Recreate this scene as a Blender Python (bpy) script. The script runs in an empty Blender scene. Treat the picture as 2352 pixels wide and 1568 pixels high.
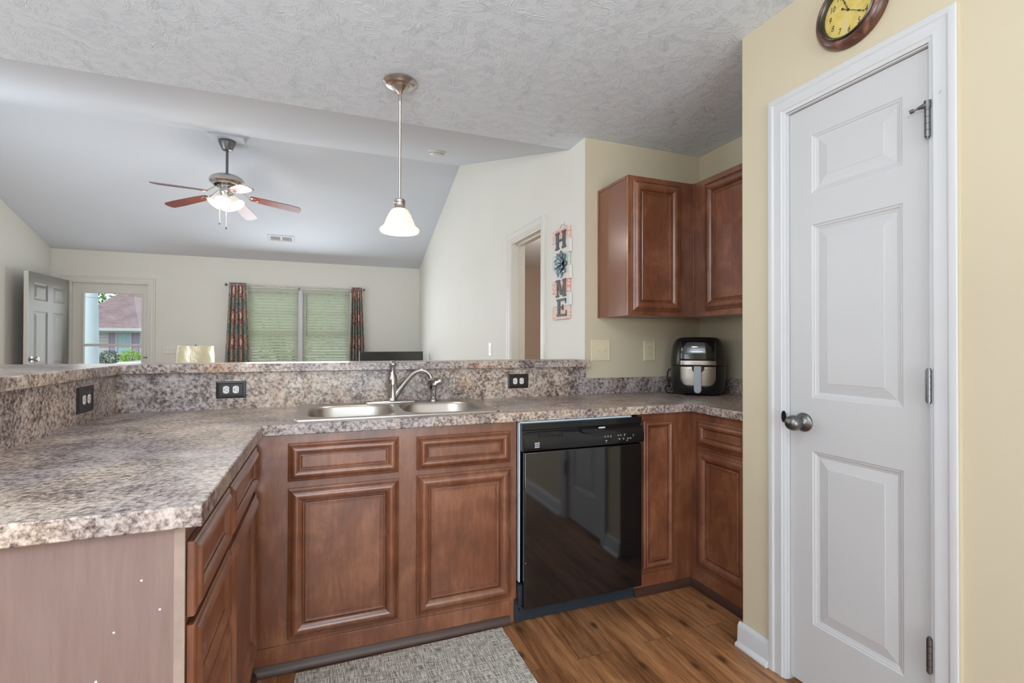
import bpy, bmesh, math, random
from mathutils import Matrix, Vector
PI = math.pi
random.seed(7)
SC = bpy.context.scene
COL = SC.collection

def srgb(r, g, b, a=1.0):
    f = lambda c: (c/255/12.92) if c/255 <= .04045 else ((c/255+.055)/1.055)**2.4
    return (f(r), f(g), f(b), a)

# ------------------------------------------------------------------ camera
def make_camera():
    yaw, pit, rol = (math.radians(a) for a in (20.9666, .3877, .1138))
    F = Vector((math.sin(yaw)*math.cos(pit), math.cos(yaw)*math.cos(pit), math.sin(pit)))
    R = Vector((math.cos(yaw), -math.sin(yaw), 0))
    U = R.cross(F)
    R, U = R*math.cos(rol)+U*math.sin(rol), U*math.cos(rol)-R*math.sin(rol)
    cam = bpy.data.cameras.new('camera')
    cam.sensor_width = 36.0
    cam.sensor_fit = 'HORIZONTAL'
    cam.lens = 1123.62/2352*36
    cam.shift_y = -1.23/2352
    cam.clip_start = .02
    o = bpy.data.objects.new('camera', cam)
    COL.objects.link(o)
    o.matrix_world = Matrix(((R.x, U.x, -F.x, 0), (R.y, U.y, -F.y, 0), (R.z, U.z, -F.z, 1.2102), (0, 0, 0, 1)))
    SC.camera = o
make_camera()

# ------------------------------------------------------------------ world, lights, exposure
SC.view_settings.view_transform = 'Standard'
SC.view_settings.look = 'None'
SC.view_settings.exposure = 0.56
SC.view_settings.gamma = 1.0
SC.view_settings.use_curve_mapping = False
SC.cycles.max_bounces = 10
SC.cycles.diffuse_bounces = 6
SC.cycles.glossy_bounces = 4
SC.cycles.transparent_max_bounces = 12
SC.cycles.sample_clamp_indirect = 4.0
SC.cycles.caustics_reflective = False
SC.cycles.caustics_refractive = False
w = bpy.data.worlds.new('sky')
SC.world = w
w.use_nodes = True
bg = w.node_tree.nodes['Background']
bg.inputs[0].default_value = (.80, .90, 1.0, 1)
bg.inputs[1].default_value = .95

def light(name, kind, loc, power, color=(1, 1, 1), rot=(0, 0, 0), **kw):
    l = bpy.data.lights.new(name, kind)
    l.energy = power
    l.color = color
    for k, v in kw.items(): setattr(l, k, v)
    o = bpy.data.objects.new(name, l)
    COL.objects.link(o)
    o.location = loc
    o.rotation_euler = rot
    return o
light('sun', 'SUN', (0, 30, 20), 1.1, (1, .96, .9), (math.radians(42), 0, math.radians(-35)), angle=.02)
# daylight coming through an assumed, unseen patio door, placed to balance the light, and the dining window beside it
light('patio_daylight', 'AREA', (.15, -3.05, 1.05), 66, (.88, .95, 1.0), (math.radians(118), 0, 0), shape='RECTANGLE', size=2.6, size_y=2.1)
light('dining_daylight', 'AREA', (-3.2, -.6, 1.3), 14, (.84, .93, 1.0), (math.radians(100), 0, math.radians(-90)), shape='RECTANGLE', size=2.0, size_y=1.5)
# added upward fill behind the camera to brighten the ceiling, no lamp modelled
light('ceiling_fill', 'AREA', (-1.1, -.9, 1.55), 88, (.90, .96, 1.0), (math.radians(172), 0, 0), shape='DISK', size=.45)
# daylight entering the living room through its window and glazed front door
light('window_daylight', 'AREA', (-.34, 7.86, 1.4), 32, (.88, .95, 1.0), (math.radians(-86), 0, 0), shape='RECTANGLE', size=1.35, size_y=1.2)
light('door_daylight', 'AREA', (-2.68, 7.98, 1.35), 4, (.95, .98, 1.0), (math.radians(-100), 0, 0), shape='RECTANGLE', size=.65, size_y=1.2)
light('living_side_fill', 'AREA', (-3.22, 4.4, 1.45), 30, (.88, .95, 1.0), (math.radians(98), 0, math.radians(-90)), shape='RECTANGLE', size=1.7, size_y=1.3)  # added fill at an unseen side window, brightens the living room
# kitchen ceiling fixture over the camera
light('kitchen_ceiling_lamp', 'AREA', (.15, .55, 2.36), 4, (.92, .97, 1.0), (0, 0, 0), shape='DISK', size=.36)
light('bedroom_fill', 'POINT', (2.8, 4.2, 1.9), 42, (1, .9, .8), shadow_soft_size=.15)  # added light with no fixture, lifts the room behind the doorway

# ------------------------------------------------------------------ mesh helpers
class MB:
    def __init__(s): s.v = []; s.f = []; s.uv = None; s.sharp = []
    def add(s, verts, faces, M=None):
        b = len(s.v)
        for p in verts:
            p = Vector(p)
            s.v.append(M @ p if M is not None else p)
        s.f += [[b+i for i in q] for q in faces]
        return s
    def box(s, x0, x1, y0, y1, z0, z1, M=None):
        vs = [(x, y, z) for z in (z0, z1) for y in (y0, y1) for x in (x0, x1)]
        return s.add(vs, [(0, 2, 3, 1), (4, 5, 7, 6), (0, 1, 5, 4), (2, 6, 7, 3), (0, 4, 6, 2), (1, 3, 7, 5)], M)
    def lathe(s, prof, n=32, M=None, a0=0, a1=2*PI, caps=True):
        full = abs(a1-a0-2*PI) < 1e-6
        m = n if full else n+1
        vs = []; fs = []
        for r, z in prof:
            for k in range(m):
                a = a0+(a1-a0)*k/n
                vs.append((r*math.cos(a), r*math.sin(a), z))
        for i in range(len(prof)-1):
            for k in range(n):
                k2 = (k+1) % m
                fs.append((i*m+k, i*m+k2, (i+1)*m+k2, (i+1)*m+k))
        if full and caps:
            if prof[0][0] > 1e-6: fs.append(tuple(range(m))[::-1])
            if prof[-1][0] > 1e-6: fs.append(tuple((len(prof)-1)*m+k for k in range(m)))
        return s.add(vs, fs, M)
    def cyl(s, p0, p1, r0, r1=None, n=20):
        return s.tube([p0, p1], [r0, r0 if r1 is None else r1], n)
    def tube(s, pts, r, n=12, caps=True, flat=1.0):
        pts = [Vector(p) for p in pts]
        rs = r if isinstance(r, (list, tuple)) else [r]*len(pts)
        vs = []; fs = []
        t0 = (pts[1]-pts[0]).normalized()
        up = Vector((0, 0, 1)) if abs(t0.z) < .9 else Vector((1, 0, 0))
        nrm = t0.cross(up).normalized()
        for i, p in enumerate(pts):
            t = (pts[min(i+1, len(pts)-1)]-pts[max(i-1, 0)]).normalized()
            nrm = (nrm-t*nrm.dot(t)).normalized()
            b = t.cross(nrm)
            for k in range(n):
                a = 2*PI*k/n
                vs.append(p+(nrm*math.cos(a)+b*math.sin(a)*flat)*rs[i])
        for i in range(len(pts)-1):
            for k in range(n):
                k2 = (k+1) % n
                fs.append((i*n+k, i*n+k2, (i+1)*n+k2, (i+1)*n+k))
        if caps:
            fs.append(tuple(range(n))[::-1])
            fs.append(tuple((len(pts)-1)*n+k for k in range(n)))
        return s.add(vs, fs)
    def prism(s, poly, d0, d1, M=None):
        """poly in local xy, extruded along local z"""
        n = len(poly)
        vs = [(x, y, d0) for x, y in poly]+[(x, y, d1) for x, y in poly]
        fs = [tuple(range(n))[::-1], tuple(range(n, 2*n))]+[(i, (i+1) % n, n+(i+1) % n, n+i) for i in range(n)]
        return s.add(vs, fs, M)
    def rings(s, w, h, prof, M=None, cap=True, x0=0, y0=0, back=True):
        """nested rectangles: prof = [(inset, height)]"""
        vs = []; fs = []
        for i, z in prof:
            vs += [(x0+i, y0+i, z), (x0+w-i, y0+i, z), (x0+w-i, y0+h-i, z), (x0+i, y0+h-i, z)]
        for k in range(len(prof)-1):
            for j in range(4):
                j2 = (j+1) % 4
                fs.append((4*k+j, 4*k+j2, 4*k+4+j2, 4*k+4+j))
        if cap: fs.append(tuple(4*(len(prof)-1)+j for j in range(4)))
        if back: fs.append((3, 2, 1, 0))
        b = len(s.v)
        s.sharp += [(b+4*k+j, b+4*k+4+j) for k in range(len(prof)-1) for j in range(4)]
        return s.add(vs, fs, M)
    def casing(s, u0, u1, z0, zt, prof, M=None):
        """three-sided mitred door casing: prof = [(outward, height)]"""
        vs = []; fs = []
        for d, h in prof:
            vs += [(u0-d, z0, h), (u0-d, zt+d, h), (u1+d, zt+d, h), (u1+d, z0, h)]
        n = len(prof)
        for k in range(n-1):
            for j in range(3):
                fs.append((4*k+j, 4*k+j+1, 4*k+5+j, 4*k+4+j))
        fs.append(tuple(4*k for k in range(n))); fs.append(tuple(4*k+3 for k in range(n)))
        b = len(s.v)
        s.sharp += [(b+4*k+j, b+4*k+4+j) for k in range(n-1) for j in (1, 2)]
        return s.add(vs, fs, M)
    def grid(s, xs, ys, inside, z0, z1, M=None):
        """solid slab made of the grid cells for which inside(xc, yc) holds, shared vertices"""
        idx = {}; vs = []; fs = []
        def V(i, j, k):
            if (i, j, k) not in idx:
                idx[(i, j, k)] = len(vs)
                vs.append((xs[i], ys[j], (z0, z1)[k]))
            return idx[(i, j, k)]
        C = lambda i, j: 0 <= i < len(xs)-1 and 0 <= j < len(ys)-1 and inside((xs[i]+xs[i+1])/2, (ys[j]+ys[j+1])/2)
        for i in range(len(xs)-1):
            for j in range(len(ys)-1):
                if not C(i, j): continue
                fs.append((V(i, j, 1), V(i+1, j, 1), V(i+1, j+1, 1), V(i, j+1, 1)))
                fs.append((V(i, j, 0), V(i, j+1, 0), V(i+1, j+1, 0), V(i+1, j, 0)))
                if not C(i-1, j): fs.append((V(i, j, 0), V(i, j, 1), V(i, j+1, 1), V(i, j+1, 0)))
                if not C(i+1, j): fs.append((V(i+1, j, 0), V(i+1, j+1, 0), V(i+1, j+1, 1), V(i+1, j, 1)))
                if not C(i, j-1): fs.append((V(i, j, 0), V(i+1, j, 0), V(i+1, j, 1), V(i, j, 1)))
                if not C(i, j+1): fs.append((V(i, j+1, 0), V(i, j+1, 1), V(i+1, j+1, 1), V(i+1, j+1, 0)))
        return s.add(vs, fs, M)
    def text(s, body, size, M, depth=.0006, shear=0, align='CENTER'):
        cu = bpy.data.curves.new('lettering', 'FONT')
        cu.body = body; cu.size = size; cu.shear = shear; cu.extrude = depth
        cu.align_x = align; cu.align_y = 'CENTER'
        o = bpy.data.objects.new('lettering', cu)
        COL.objects.link(o)
        dg = bpy.context.evaluated_depsgraph_get()
        me = bpy.data.meshes.new_from_object(o.evaluated_get(dg))
        s.add([v.co.copy() for v in me.vertices], [list(p.vertices) for p in me.polygons], M)
        bpy.data.objects.remove(o); bpy.data.curves.remove(cu); bpy.data.meshes.remove(me)
        return s

def curve(pts, rs=None, k=5):
    P_ = [Vector(p) for p in pts]; out = []; ro = []
    for i in range(len(P_)-1):
        a, b, c, d = P_[max(0, i-1)], P_[i], P_[i+1], P_[min(len(P_)-1, i+2)]
        for j in range(k):
            t = j/k
            out.append(.5*((2*b)+(c-a)*t+(2*a-5*b+4*c-d)*t*t+(3*b-a-3*c+d)*t**3))
            if rs: ro.append(rs[i]+(rs[i+1]-rs[i])*(t*t*(3-2*t)))
    out.append(P_[-1])
    if rs: ro.append(rs[-1])
    return (out, ro) if rs else out
def frame(o, ux, n):
    """matrix: local x -> ux, local y -> world up, local z -> n, at origin o"""
    ux = Vector(ux); n = Vector(n); uz = n.cross(ux)
    return Matrix(((ux.x, uz.x, n.x, o[0]), (ux.y, uz.y, n.y, o[1]), (ux.z, uz.z, n.z, o[2]), (0, 0, 0, 1)))
def fS(x, y, z): return frame((x, y, z), (1, 0, 0), (0, -1, 0))     # faces the camera side (-Y)
def fE(x, y, z): return frame((x, y, z), (0, 1, 0), (1, 0, 0))      # faces +X
def fW(x, y, z): return frame((x, y, z), (0, -1, 0), (-1, 0, 0))    # faces -X

def root_of(o):
    while o.parent is not None: o = o.parent
    return o

def obj(name, mb, mat, parent=None, bevel=0, local=False, sub=0, ang=38, solid=0, seg=2):
    me = bpy.data.meshes.new(name)
    off = Vector((0, 0, 0))
    if parent is not None and not local: off = root_of(parent).location.copy()
    bm = bmesh.new()
    vs = [bm.verts.new(v-off) for v in mb.v]
    lay = bm.loops.layers.uv.new('UVMap') if mb.uv else None
    for f in mb.f:
        if len(set(f)) < 3: continue
        try: fc = bm.faces.new([vs[i] for i in f])
        except ValueError: continue
        if lay:
            for lp, i in zip(fc.loops, f): lp[lay].uv = mb.uv[i]
    bmesh.ops.recalc_face_normals(bm, faces=bm.faces)
    bm.to_mesh(me); bm.free()
    for p in me.polygons: p.use_smooth = True
    me.set_sharp_from_angle(angle=math.radians(ang))
    if mb.sharp:
        want = {tuple(sorted(e)) for e in mb.sharp}
        at = me.attributes.get('sharp_edge') or me.attributes.new('sharp_edge', 'BOOLEAN', 'EDGE')
        for e in me.edges:
            if tuple(sorted(e.vertices)) in want: at.data[e.index].value = True
    me.materials.append(mat)
    o = bpy.data.objects.new(name, me)
    COL.objects.link(o)
    if parent is not None: o.parent = parent
    if solid:
        m = o.modifiers.new('thick', 'SOLIDIFY'); m.thickness = solid; m.offset = 0
    if bevel:
        m = o.modifiers.new('bevel', 'BEVEL'); m.width = bevel; m.segments = seg; m.limit_method = 'ANGLE'
        m.angle_limit = math.radians(40); m.harden_normals = False
    if sub:
        m = o.modifiers.new('sub', 'SUBSURF'); m.levels = sub; m.render_levels = sub
    return o

def tag(o, label, cat, group=None, kind=None):
    o['label'] = label; o['category'] = cat
    if group: o['group'] = group
    if kind: o['kind'] = kind
    return o
def thing(name, label, cat, loc=(0, 0, 0), rotz=0, group=None, kind=None):
    o = bpy.data.objects.new(name, None)
    COL.objects.link(o)
    o.empty_display_size = .05
    o.location = loc; o.rotation_euler = (0, 0, rotz)
    return tag(o, label, cat, group, kind)
def struct(name, mb, mat, **kw):
    o = obj(name, mb, mat, **kw)
    o['kind'] = 'structure'
    return o
def copy_tree(o, parent=None):
    c = o.copy(); COL.objects.link(c)
    if parent is not None: c.parent = parent
    for ch in list(o.children): copy_tree(ch, c)
    return c

# ------------------------------------------------------------------ materials
def nt_mat(name):
    m = bpy.data.materials.new(name)
    m.use_nodes = True
    nt = m.node_tree
    return m, nt, nt.nodes['Principled BSDF']
def N(nt, t, **kw):
    n = nt.nodes.new(t)
    for k, v in kw.items():
        if k in n.inputs.keys() if hasattr(n, 'inputs') else False: n.inputs[k].default_value = v
        else: setattr(n, k, v)
    return n
def ramp(nt, stops, fac):
    r = nt.nodes.new('ShaderNodeValToRGB')
    e = r.color_ramp.elements
    while len(e) < len(stops): e.new(.5)
    for k, (p, c) in enumerate(stops):
        e[k].position = p
        e[k].color = c if len(c) == 4 else (*c, 1)
    nt.links.new(fac, r.inputs[0])
    return r.outputs[0]
def mapping(nt, scale=(1, 1, 1), rot=(0, 0, 0), coord='Object'):
    tc = nt.nodes.new('ShaderNodeTexCoord')
    mp = nt.nodes.new('ShaderNodeMapping')
    mp.inputs['Scale'].default_value = scale
    mp.inputs['Rotation'].default_value = rot
    nt.links.new(tc.outputs[coord], mp.inputs[0])
    return mp.outputs[0]
def noise(nt, vec, scale, detail=4, rough=.55, dist=0.0, out=0):
    n = nt.nodes.new('ShaderNodeTexNoise')
    n.inputs['Scale'].default_value = scale
    n.inputs['Detail'].default_value = detail
    n.inputs['Roughness'].default_value = rough
    n.inputs['Distortion'].default_value = dist
    nt.links.new(vec, n.inputs['Vector'])
    return n.outputs[out]
def mixc(nt, fac, a, b, mode='MIX'):
    m = nt.nodes.new('ShaderNodeMix')
    m.data_type = 'RGBA'; m.blend_type = mode
    for s, v in ((0, fac), (6, a), (7, b)):
        if hasattr(v, 'is_linked') or hasattr(v, 'links'): nt.links.new(v, m.inputs[s])
        elif s == 0: m.inputs[0].default_value = v
        else: m.inputs[s].default_value = v
    return m.outputs[2]
def math_(nt, op, a, b=None, c=None):
    m = nt.nodes.new('ShaderNodeMath'); m.operation = op
    for i, v in enumerate((a, b, c)):
        if v is None: continue
        if hasattr(v, 'links'): nt.links.new(v, m.inputs[i])
        else: m.inputs[i].default_value = v
    return m.outputs[0]
def bump(nt, bsdf, height, strength=.3, dist=.002):
    b = nt.nodes.new('ShaderNodeBump')
    b.inputs['Strength'].default_value = strength
    b.inputs['Distance'].default_value = dist
    nt.links.new(height, b.inputs['Height'])
    nt.links.new(b.outputs[0], bsdf.inputs['Normal'])
def flat(name, col, rough=.5, metal=0, spec=.5, coat=0, emit=None, es=0, vary=.04, vscale=6):
    m, nt, b = nt_mat(name)
    vec = mapping(nt)
    n = noise(nt, vec, vscale, 3)
    c0 = tuple(x*(1-vary) for x in col[:3])+(1,); c1 = tuple(min(1, x*(1+vary)) for x in col[:3])+(1,)
    nt.links.new(ramp(nt, [(.3, c0), (.7, c1)], n), b.inputs['Base Color'])
    b.inputs['Roughness'].default_value = rough
    b.inputs['Metallic'].default_value = metal
    b.inputs['Specular IOR Level'].default_value = spec
    b.inputs['Coat Weight'].default_value = coat
    b.inputs['Coat Roughness'].default_value = .15
    if emit:
        b.inputs['Emission Color'].default_value = emit
        b.inputs['Emission Strength'].default_value = es
    return m
def paint(name, col, rough=.7, tex=.12, tscale=160):
    m, nt, b = nt_mat(name)
    vec = mapping(nt)
    n = noise(nt, vec, 1.3, 2)
    c0 = tuple(x*.97 for x in col[:3])+(1,)
    nt.links.new(ramp(nt, [(.3, c0), (.7, col)], n), b.inputs['Base Color'])
    b.inputs['Roughness'].default_value = rough
    b.inputs['Specular IOR Level'].default_value = .3
    bump(nt, b, noise(nt, vec, tscale, 3), tex, .001)
    return m
M = {}
M['yellow'] = paint('yellow_wall_paint', (.615, .545, .40, 1))
M['offwhite'] = paint('offwhite_wall_paint', (.75, .745, .69, 1))
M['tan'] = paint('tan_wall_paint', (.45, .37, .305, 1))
M['trim'] = flat('white_trim_paint', (.60, .61, .625, 1), .38, spec=.4, vary=.015)
M['halldoor'] = flat('offwhite_trim_paint', (.70, .69, .64, 1), .4, spec=.4, vary=.015)

def ceiling_mat(name, strokes_on):
    m, nt, b = nt_mat(name)
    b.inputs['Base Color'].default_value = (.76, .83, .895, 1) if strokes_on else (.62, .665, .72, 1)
    b.inputs['Roughness'].default_value = .8
    b.inputs['Specular IOR Level'].default_value = .25
    vec = mapping(nt)
    if not strokes_on:
        bump(nt, b, noise(nt, vec, 45, 4), .35, .003)
        return m
    hs_ = []
    for scale, off in ((6.3, (0, 0, 0)), (7.2, (3.7, 1.9, 0))):
        mp = nt.nodes.new('ShaderNodeMapping'); mp.inputs['Location'].default_value = off
        nt.links.new(vec, mp.inputs[0])
        wob = noise(nt, mp.outputs[0], 10, 2, .5, 0, 1)
        vm = nt.nodes.new('ShaderNodeVectorMath'); vm.operation = 'MULTIPLY_ADD'
        nt.links.new(wob, vm.inputs[0]); vm.inputs[1].default_value = (.09, .09, .0); nt.links.new(mp.outputs[0], vm.inputs[2])
        vo = nt.nodes.new('ShaderNodeTexVoronoi'); vo.voronoi_dimensions = '2D'
        vo.inputs['Scale'].default_value = scale
        nt.links.new(vm.outputs[0], vo.inputs['Vector'])
        sc = nt.nodes.new('ShaderNodeVectorMath'); sc.operation = 'SUBTRACT'
        nt.links.new(vm.outputs[0], sc.inputs[0]); nt.links.new(vo.outputs['Position'], sc.inputs[1])
        cs = nt.nodes.new('ShaderNodeSeparateColor'); nt.links.new(vo.outputs['Color'], cs.inputs[0])
        # shift the centre of the strokes away so each patch is a fan, not a star
        an = math_(nt, 'MULTIPLY', cs.outputs[0], 6.2832)
        co = nt.nodes.new('ShaderNodeCombineXYZ')
        nt.links.new(math_(nt, 'MULTIPLY', math_(nt, 'COSINE', an), .10), co.inputs[0]); nt.links.new(math_(nt, 'MULTIPLY', math_(nt, 'SINE', an), .10), co.inputs[1])
        ad = nt.nodes.new('ShaderNodeVectorMath'); ad.operation = 'ADD'
        nt.links.new(sc.outputs[0], ad.inputs[0]); nt.links.new(co.outputs[0], ad.inputs[1])
        sx = nt.nodes.new('ShaderNodeSeparateXYZ'); nt.links.new(ad.outputs[0], sx.inputs[0])
        ang = math_(nt, 'ARCTAN2', sx.outputs[1], sx.outputs[0])
        ln = nt.nodes.new('ShaderNodeVectorMath'); ln.operation = 'LENGTH'; nt.links.new(ad.outputs[0], ln.inputs[0])
        cx = nt.nodes.new('ShaderNodeCombineXYZ')
        nt.links.new(math_(nt, 'MULTIPLY', ang, 12.0), cx.inputs[0])
        nt.links.new(math_(nt, 'MULTIPLY', ln.outputs['Value'], 16), cx.inputs[1])
        nt.links.new(math_(nt, 'MULTIPLY', cs.outputs[1], 60), cx.inputs[2])
        st = noise(nt, cx.outputs[0], 1.0, 2, .5, .4)
        r_ = math_(nt, 'SUBTRACT', 1.0, math_(nt, 'MULTIPLY', math_(nt, 'ABSOLUTE', math_(nt, 'SUBTRACT', st, .5)), 17.0))
        r_ = math_(nt, 'MAXIMUM', r_, 0.0)
        fade = nt.nodes.new('ShaderNodeMapRange'); fade.inputs['From Min'].default_value = .045; fade.inputs['From Max'].default_value = .09
        nt.links.new(ln.outputs['Value'], fade.inputs[0])
        hs_.append(math_(nt, 'MULTIPLY', r_, fade.outputs[0]))
    brk = ramp(nt, [(.42, (0, 0, 0, 1)), (.54, (1, 1, 1, 1))], noise(nt, vec, 18, 3))
    hgt = math_(nt, 'MULTIPLY', math_(nt, 'MAXIMUM', hs_[0], hs_[1]), brk)
    hgt = math_(nt, 'ADD', hgt, math_(nt, 'MULTIPLY', noise(nt, vec, 60, 3), .3))
    bump(nt, b, hgt, .7, .0020)
    return m
M['ceiling'] = ceiling_mat('brush_textured_ceiling', True)
M['ceiling_fine'] = ceiling_mat('fine_textured_ceiling', False)

def granite():
    m, nt, b = nt_mat('granite_laminate')
    vec = mapping(nt)
    fine = noise(nt, vec, 74, 8, .70, .3)
    mid = noise(nt, vec, 8.5, 8, .68, .5)
    big = noise(nt, vec, 2.1, 3, .5, .3)
    v = math_(nt, 'ADD', math_(nt, 'MULTIPLY', fine, .66), math_(nt, 'MULTIPLY', mid, .34))
    c = ramp(nt, [(.37, srgb(60, 53, 56)), (.43, srgb(108, 97, 96)), (.478, srgb(156, 145, 139)), (.525, srgb(193, 184, 178)), (.60, srgb(222, 218, 215))], v)
    warm = ramp(nt, [(.42, srgb(222, 217, 221)), (.6, srgb(255, 243, 230))], big)
    c = mixc(nt, 1.0, c, warm, 'MULTIPLY')
    rust = ramp(nt, [(.60, (0, 0, 0, 1)), (.72, (.7, .7, .7, 1))], noise(nt, vec, 4.3, 4, .6, .6))
    c = mixc(nt, rust, c, mixc(nt, 1.0, c, srgb(214, 160, 120), 'MULTIPLY'))
    nt.links.new(c, b.inputs['Base Color'])
    b.inputs['Roughness'].default_value = .3
    b.inputs['Specular IOR Level'].default_value = .5
    bump(nt, b, fine, .12, .001)
    return m
M['granite'] = granite()

def cab_wood(name='cabinet_wood', k=1.0, sat=1.0):
    m, nt, b = nt_mat(name)
    vec = mapping(nt, (9, 9, 1.4))
    blot = noise(nt, mapping(nt, (1, 1, .7)), 6.5, 5, .6, .5)
    grain = noise(nt, vec, 7, 5, .65, .4)
    v = math_(nt, 'ADD', math_(nt, 'MULTIPLY', blot, .7), math_(nt, 'MULTIPLY', grain, .3))
    cs = [(90, 50, 33), (122, 73, 49), (158, 106, 76)]
    st = [(p, tuple(x*k for x in srgb(*c)[:3])+(1,)) for p, c in zip((.30, .5, .72), cs)]
    c = ramp(nt, st, v)
    nt.links.new(c, b.inputs['Base Color'])
    b.inputs['Roughness'].default_value = .36
    b.inputs['Specular IOR Level'].default_value = .5
    b.inputs['Coat Weight'].default_value = .9
    b.inputs['Coat Roughness'].default_value = .18
    bump(nt, b, grain, .05, .001)
    return m
M['cab'] = cab_wood()
def veneer():
    m, nt, b = nt_mat('cabinet_side_veneer')
    g = noise(nt, mapping(nt, (14, 14, 1.1)), 5, 5, .6, .5)
    nt.links.new(ramp(nt, [(.3, srgb(126, 104, 97)), (.7, srgb(137, 116, 109))], g), b.inputs['Base Color'])
    b.inputs['Roughness'].default_value = .42
    return m
M['veneer'] = veneer()
M['sideveneer'] = flat('upper_side_veneer', srgb(128, 84, 64), .25, vary=.06, vscale=3, coat=.3)
M['edgestrip'] = flat('pale_edge_strip', srgb(156, 138, 127), .5, vary=.1, vscale=30)

def floor_mat():
    m, nt, b = nt_mat('wood_plank_floor')
    vec = mapping(nt, (1, 1, 1), (0, 0, math.radians(90)))
    br = nt.nodes.new('ShaderNodeTexBrick')
    br.offset = .37; br.squash = 1.0
    br.inputs['Scale'].default_value = 1.0
    br.inputs['Brick Width'].default_value = 1.22
    br.inputs['Row Height'].default_value = .152
    br.inputs['Mortar Size'].default_value = .0011
    br.inputs['Mortar Smooth'].default_value = .2
    br.inputs['Color1'].default_value = (0, 0, 0, 1); br.inputs['Color2'].default_value = (1, 1, 1, 1)
    br.inputs['Mortar'].default_value = (.5, .5, .5, 1)
    nt.links.new(vec, br.inputs['Vector'])
    # grain shifts from plank to plank
    sh = nt.nodes.new('ShaderNodeVectorMath'); sh.operation = 'MULTIPLY_ADD'
    nt.links.new(br.outputs['Color'], sh.inputs[0]); sh.inputs[1].default_value = (3, 7, 5)
    nt.links.new(mapping(nt, (12, .75, 1)), sh.inputs[2])
    g1 = noise(nt, sh.outputs[0], 2.4, 8, .66, .45)
    g2 = noise(nt, sh.outputs[0], 9, 6, .7, .3)
    v = math_(nt, 'ADD', math_(nt, 'MULTIPLY', g1, .65), math_(nt, 'MULTIPLY', g2, .35))
    c = ramp(nt, [(.34, srgb(92, 59, 37)), (.44, srgb(134, 90, 58)), (.53, srgb(166, 117, 79)), (.68, srgb(194, 147, 107))], v)
    tone = ramp(nt, [(0, (.82, .80, .78, 1)), (1, (1.0, 1.0, 1.0, 1))], br.outputs['Color'])
    c = mixc(nt, 1.0, c, tone, 'MULTIPLY')
    big_ = noise(nt, mapping(nt, (3.2, 1.1, 1)), 1.6, 5, .6, .6)
    c = mixc(nt, 1.0, c, ramp(nt, [(.36, (.70, .66, .62, 1)), (.56, (1.08, 1.06, 1.02, 1))], big_), 'MULTIPLY')
    kn_ = nt.nodes.new('ShaderNodeTexVoronoi'); kn_.voronoi_dimensions = '2D'; kn_.inputs['Scale'].default_value = 1.0; nt.links.new(mapping(nt, (5.2, 2.4, 1)), kn_.inputs['Vector'])
    c = mixc(nt, ramp(nt, [(.03, (.8, .8, .8, 1)), (.09, (0, 0, 0, 1))], kn_.outputs['Distance']), c, srgb(66, 42, 28))
    c = mixc(nt, math_(nt, 'MULTIPLY', br.outputs['Fac'], .7), c, srgb(62, 38, 24))
    nt.links.new(c, b.inputs['Base Color'])
    b.inputs['Roughness'].default_value = .36
    bump(nt, b, math_(nt, 'SUBTRACT', g2, math_(nt, 'MULTIPLY', br.outputs['Fac'], 1.5)), .12, .0015)
    return m
M['floor'] = floor_mat()

def rug_mat():
    m, nt, b = nt_mat('woven_vinyl_mat')
    a = noise(nt, mapping(nt, (330, 22, 1)), 1, 2, .5)
    c = noise(nt, mapping(nt, (22, 330, 1)), 1, 2, .5)
    v = math_(nt, 'ADD', math_(nt, 'MULTIPLY', a, .55), math_(nt, 'MULTIPLY', c, .45))
    nt.links.new(ramp(nt, [(.38, srgb(104, 99, 90)), (.49, srgb(172, 168, 158)), (.58, srgb(230, 227, 219))], v), b.inputs['Base Color'])
    b.inputs['Roughness'].default_value = .8
    bump(nt, b, v, .4, .002)
    return m
M['rug'] = rug_mat()

def metal(name, col, rough, aniso=0):
    m, nt, b = nt_mat(name)
    b.inputs['Base Color'].default_value = col
    b.inputs['Metallic'].default_value = 1
    n = noise(nt, mapping(nt, (2, 2, 2)), 12, 3)
    r = nt.nodes.new('ShaderNodeMapRange')
    r.inputs['To Min'].default_value = rough*.85; r.inputs['To Max'].default_value = rough*1.15
    nt.links.new(n, r.inputs[0]); nt.links.new(r.outputs[0], b.inputs['Roughness'])
    return m
M['steel'] = metal('brushed_steel', (.54, .50, .465, 1), .33)
M['nickel'] = metal('brushed_nickel', (.60, .57, .54, 1), .26)
M['darknickel'] = metal('satin_nickel', (.19, .19, .19, 1), .34)
M['chrome'] = metal('polished_faucet_metal', (.52, .50, .49, 1), .12)
M['black_gloss'] = flat('black_gloss', (.006, .006, .007, 1), .06, spec=1.0, vary=0)
M['black_satin'] = flat('black_satin', (.012, .012, .013, 1), .28, vary=.05)
M['black_panel'] = flat('black_control_panel', (.010, .010, .011, 1), .14, vary=.05)
M['black_matte'] = flat('black_matte', (.004, .004, .004, 1), .6, vary=0)
M['slate'] = flat('kick_plate_blue_black', (.022, .032, .045, 1), .35, vary=.1)
M['paleblue'] = flat('pale_insulation_edge', (.62, .78, .88, 1), .4)
M['print'] = flat('grey_print', (.45, .46, .48, 1), .5)
M['plate_black'] = flat('black_cover_plate', (.014, .013, .013, 1), .3, vary=.05)
M['plate_brown'] = flat('dark_bronze_cover_plate', (.022, .013, .010, 1), .3, vary=.05)
M['white_plastic'] = flat('white_plastic', (.78, .78, .77, 1), .3, vary=.01)
M['ivory'] = flat('ivory_plastic', (.74, .66, .46, 1), .32, vary=.01)
M['lightplate'] = flat('almond_plate', (.72, .70, .63, 1), .35, vary=.01)
M['slot'] = flat('socket_slot', (.02, .02, .02, 1), .6)
M['glass'] = None
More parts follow.
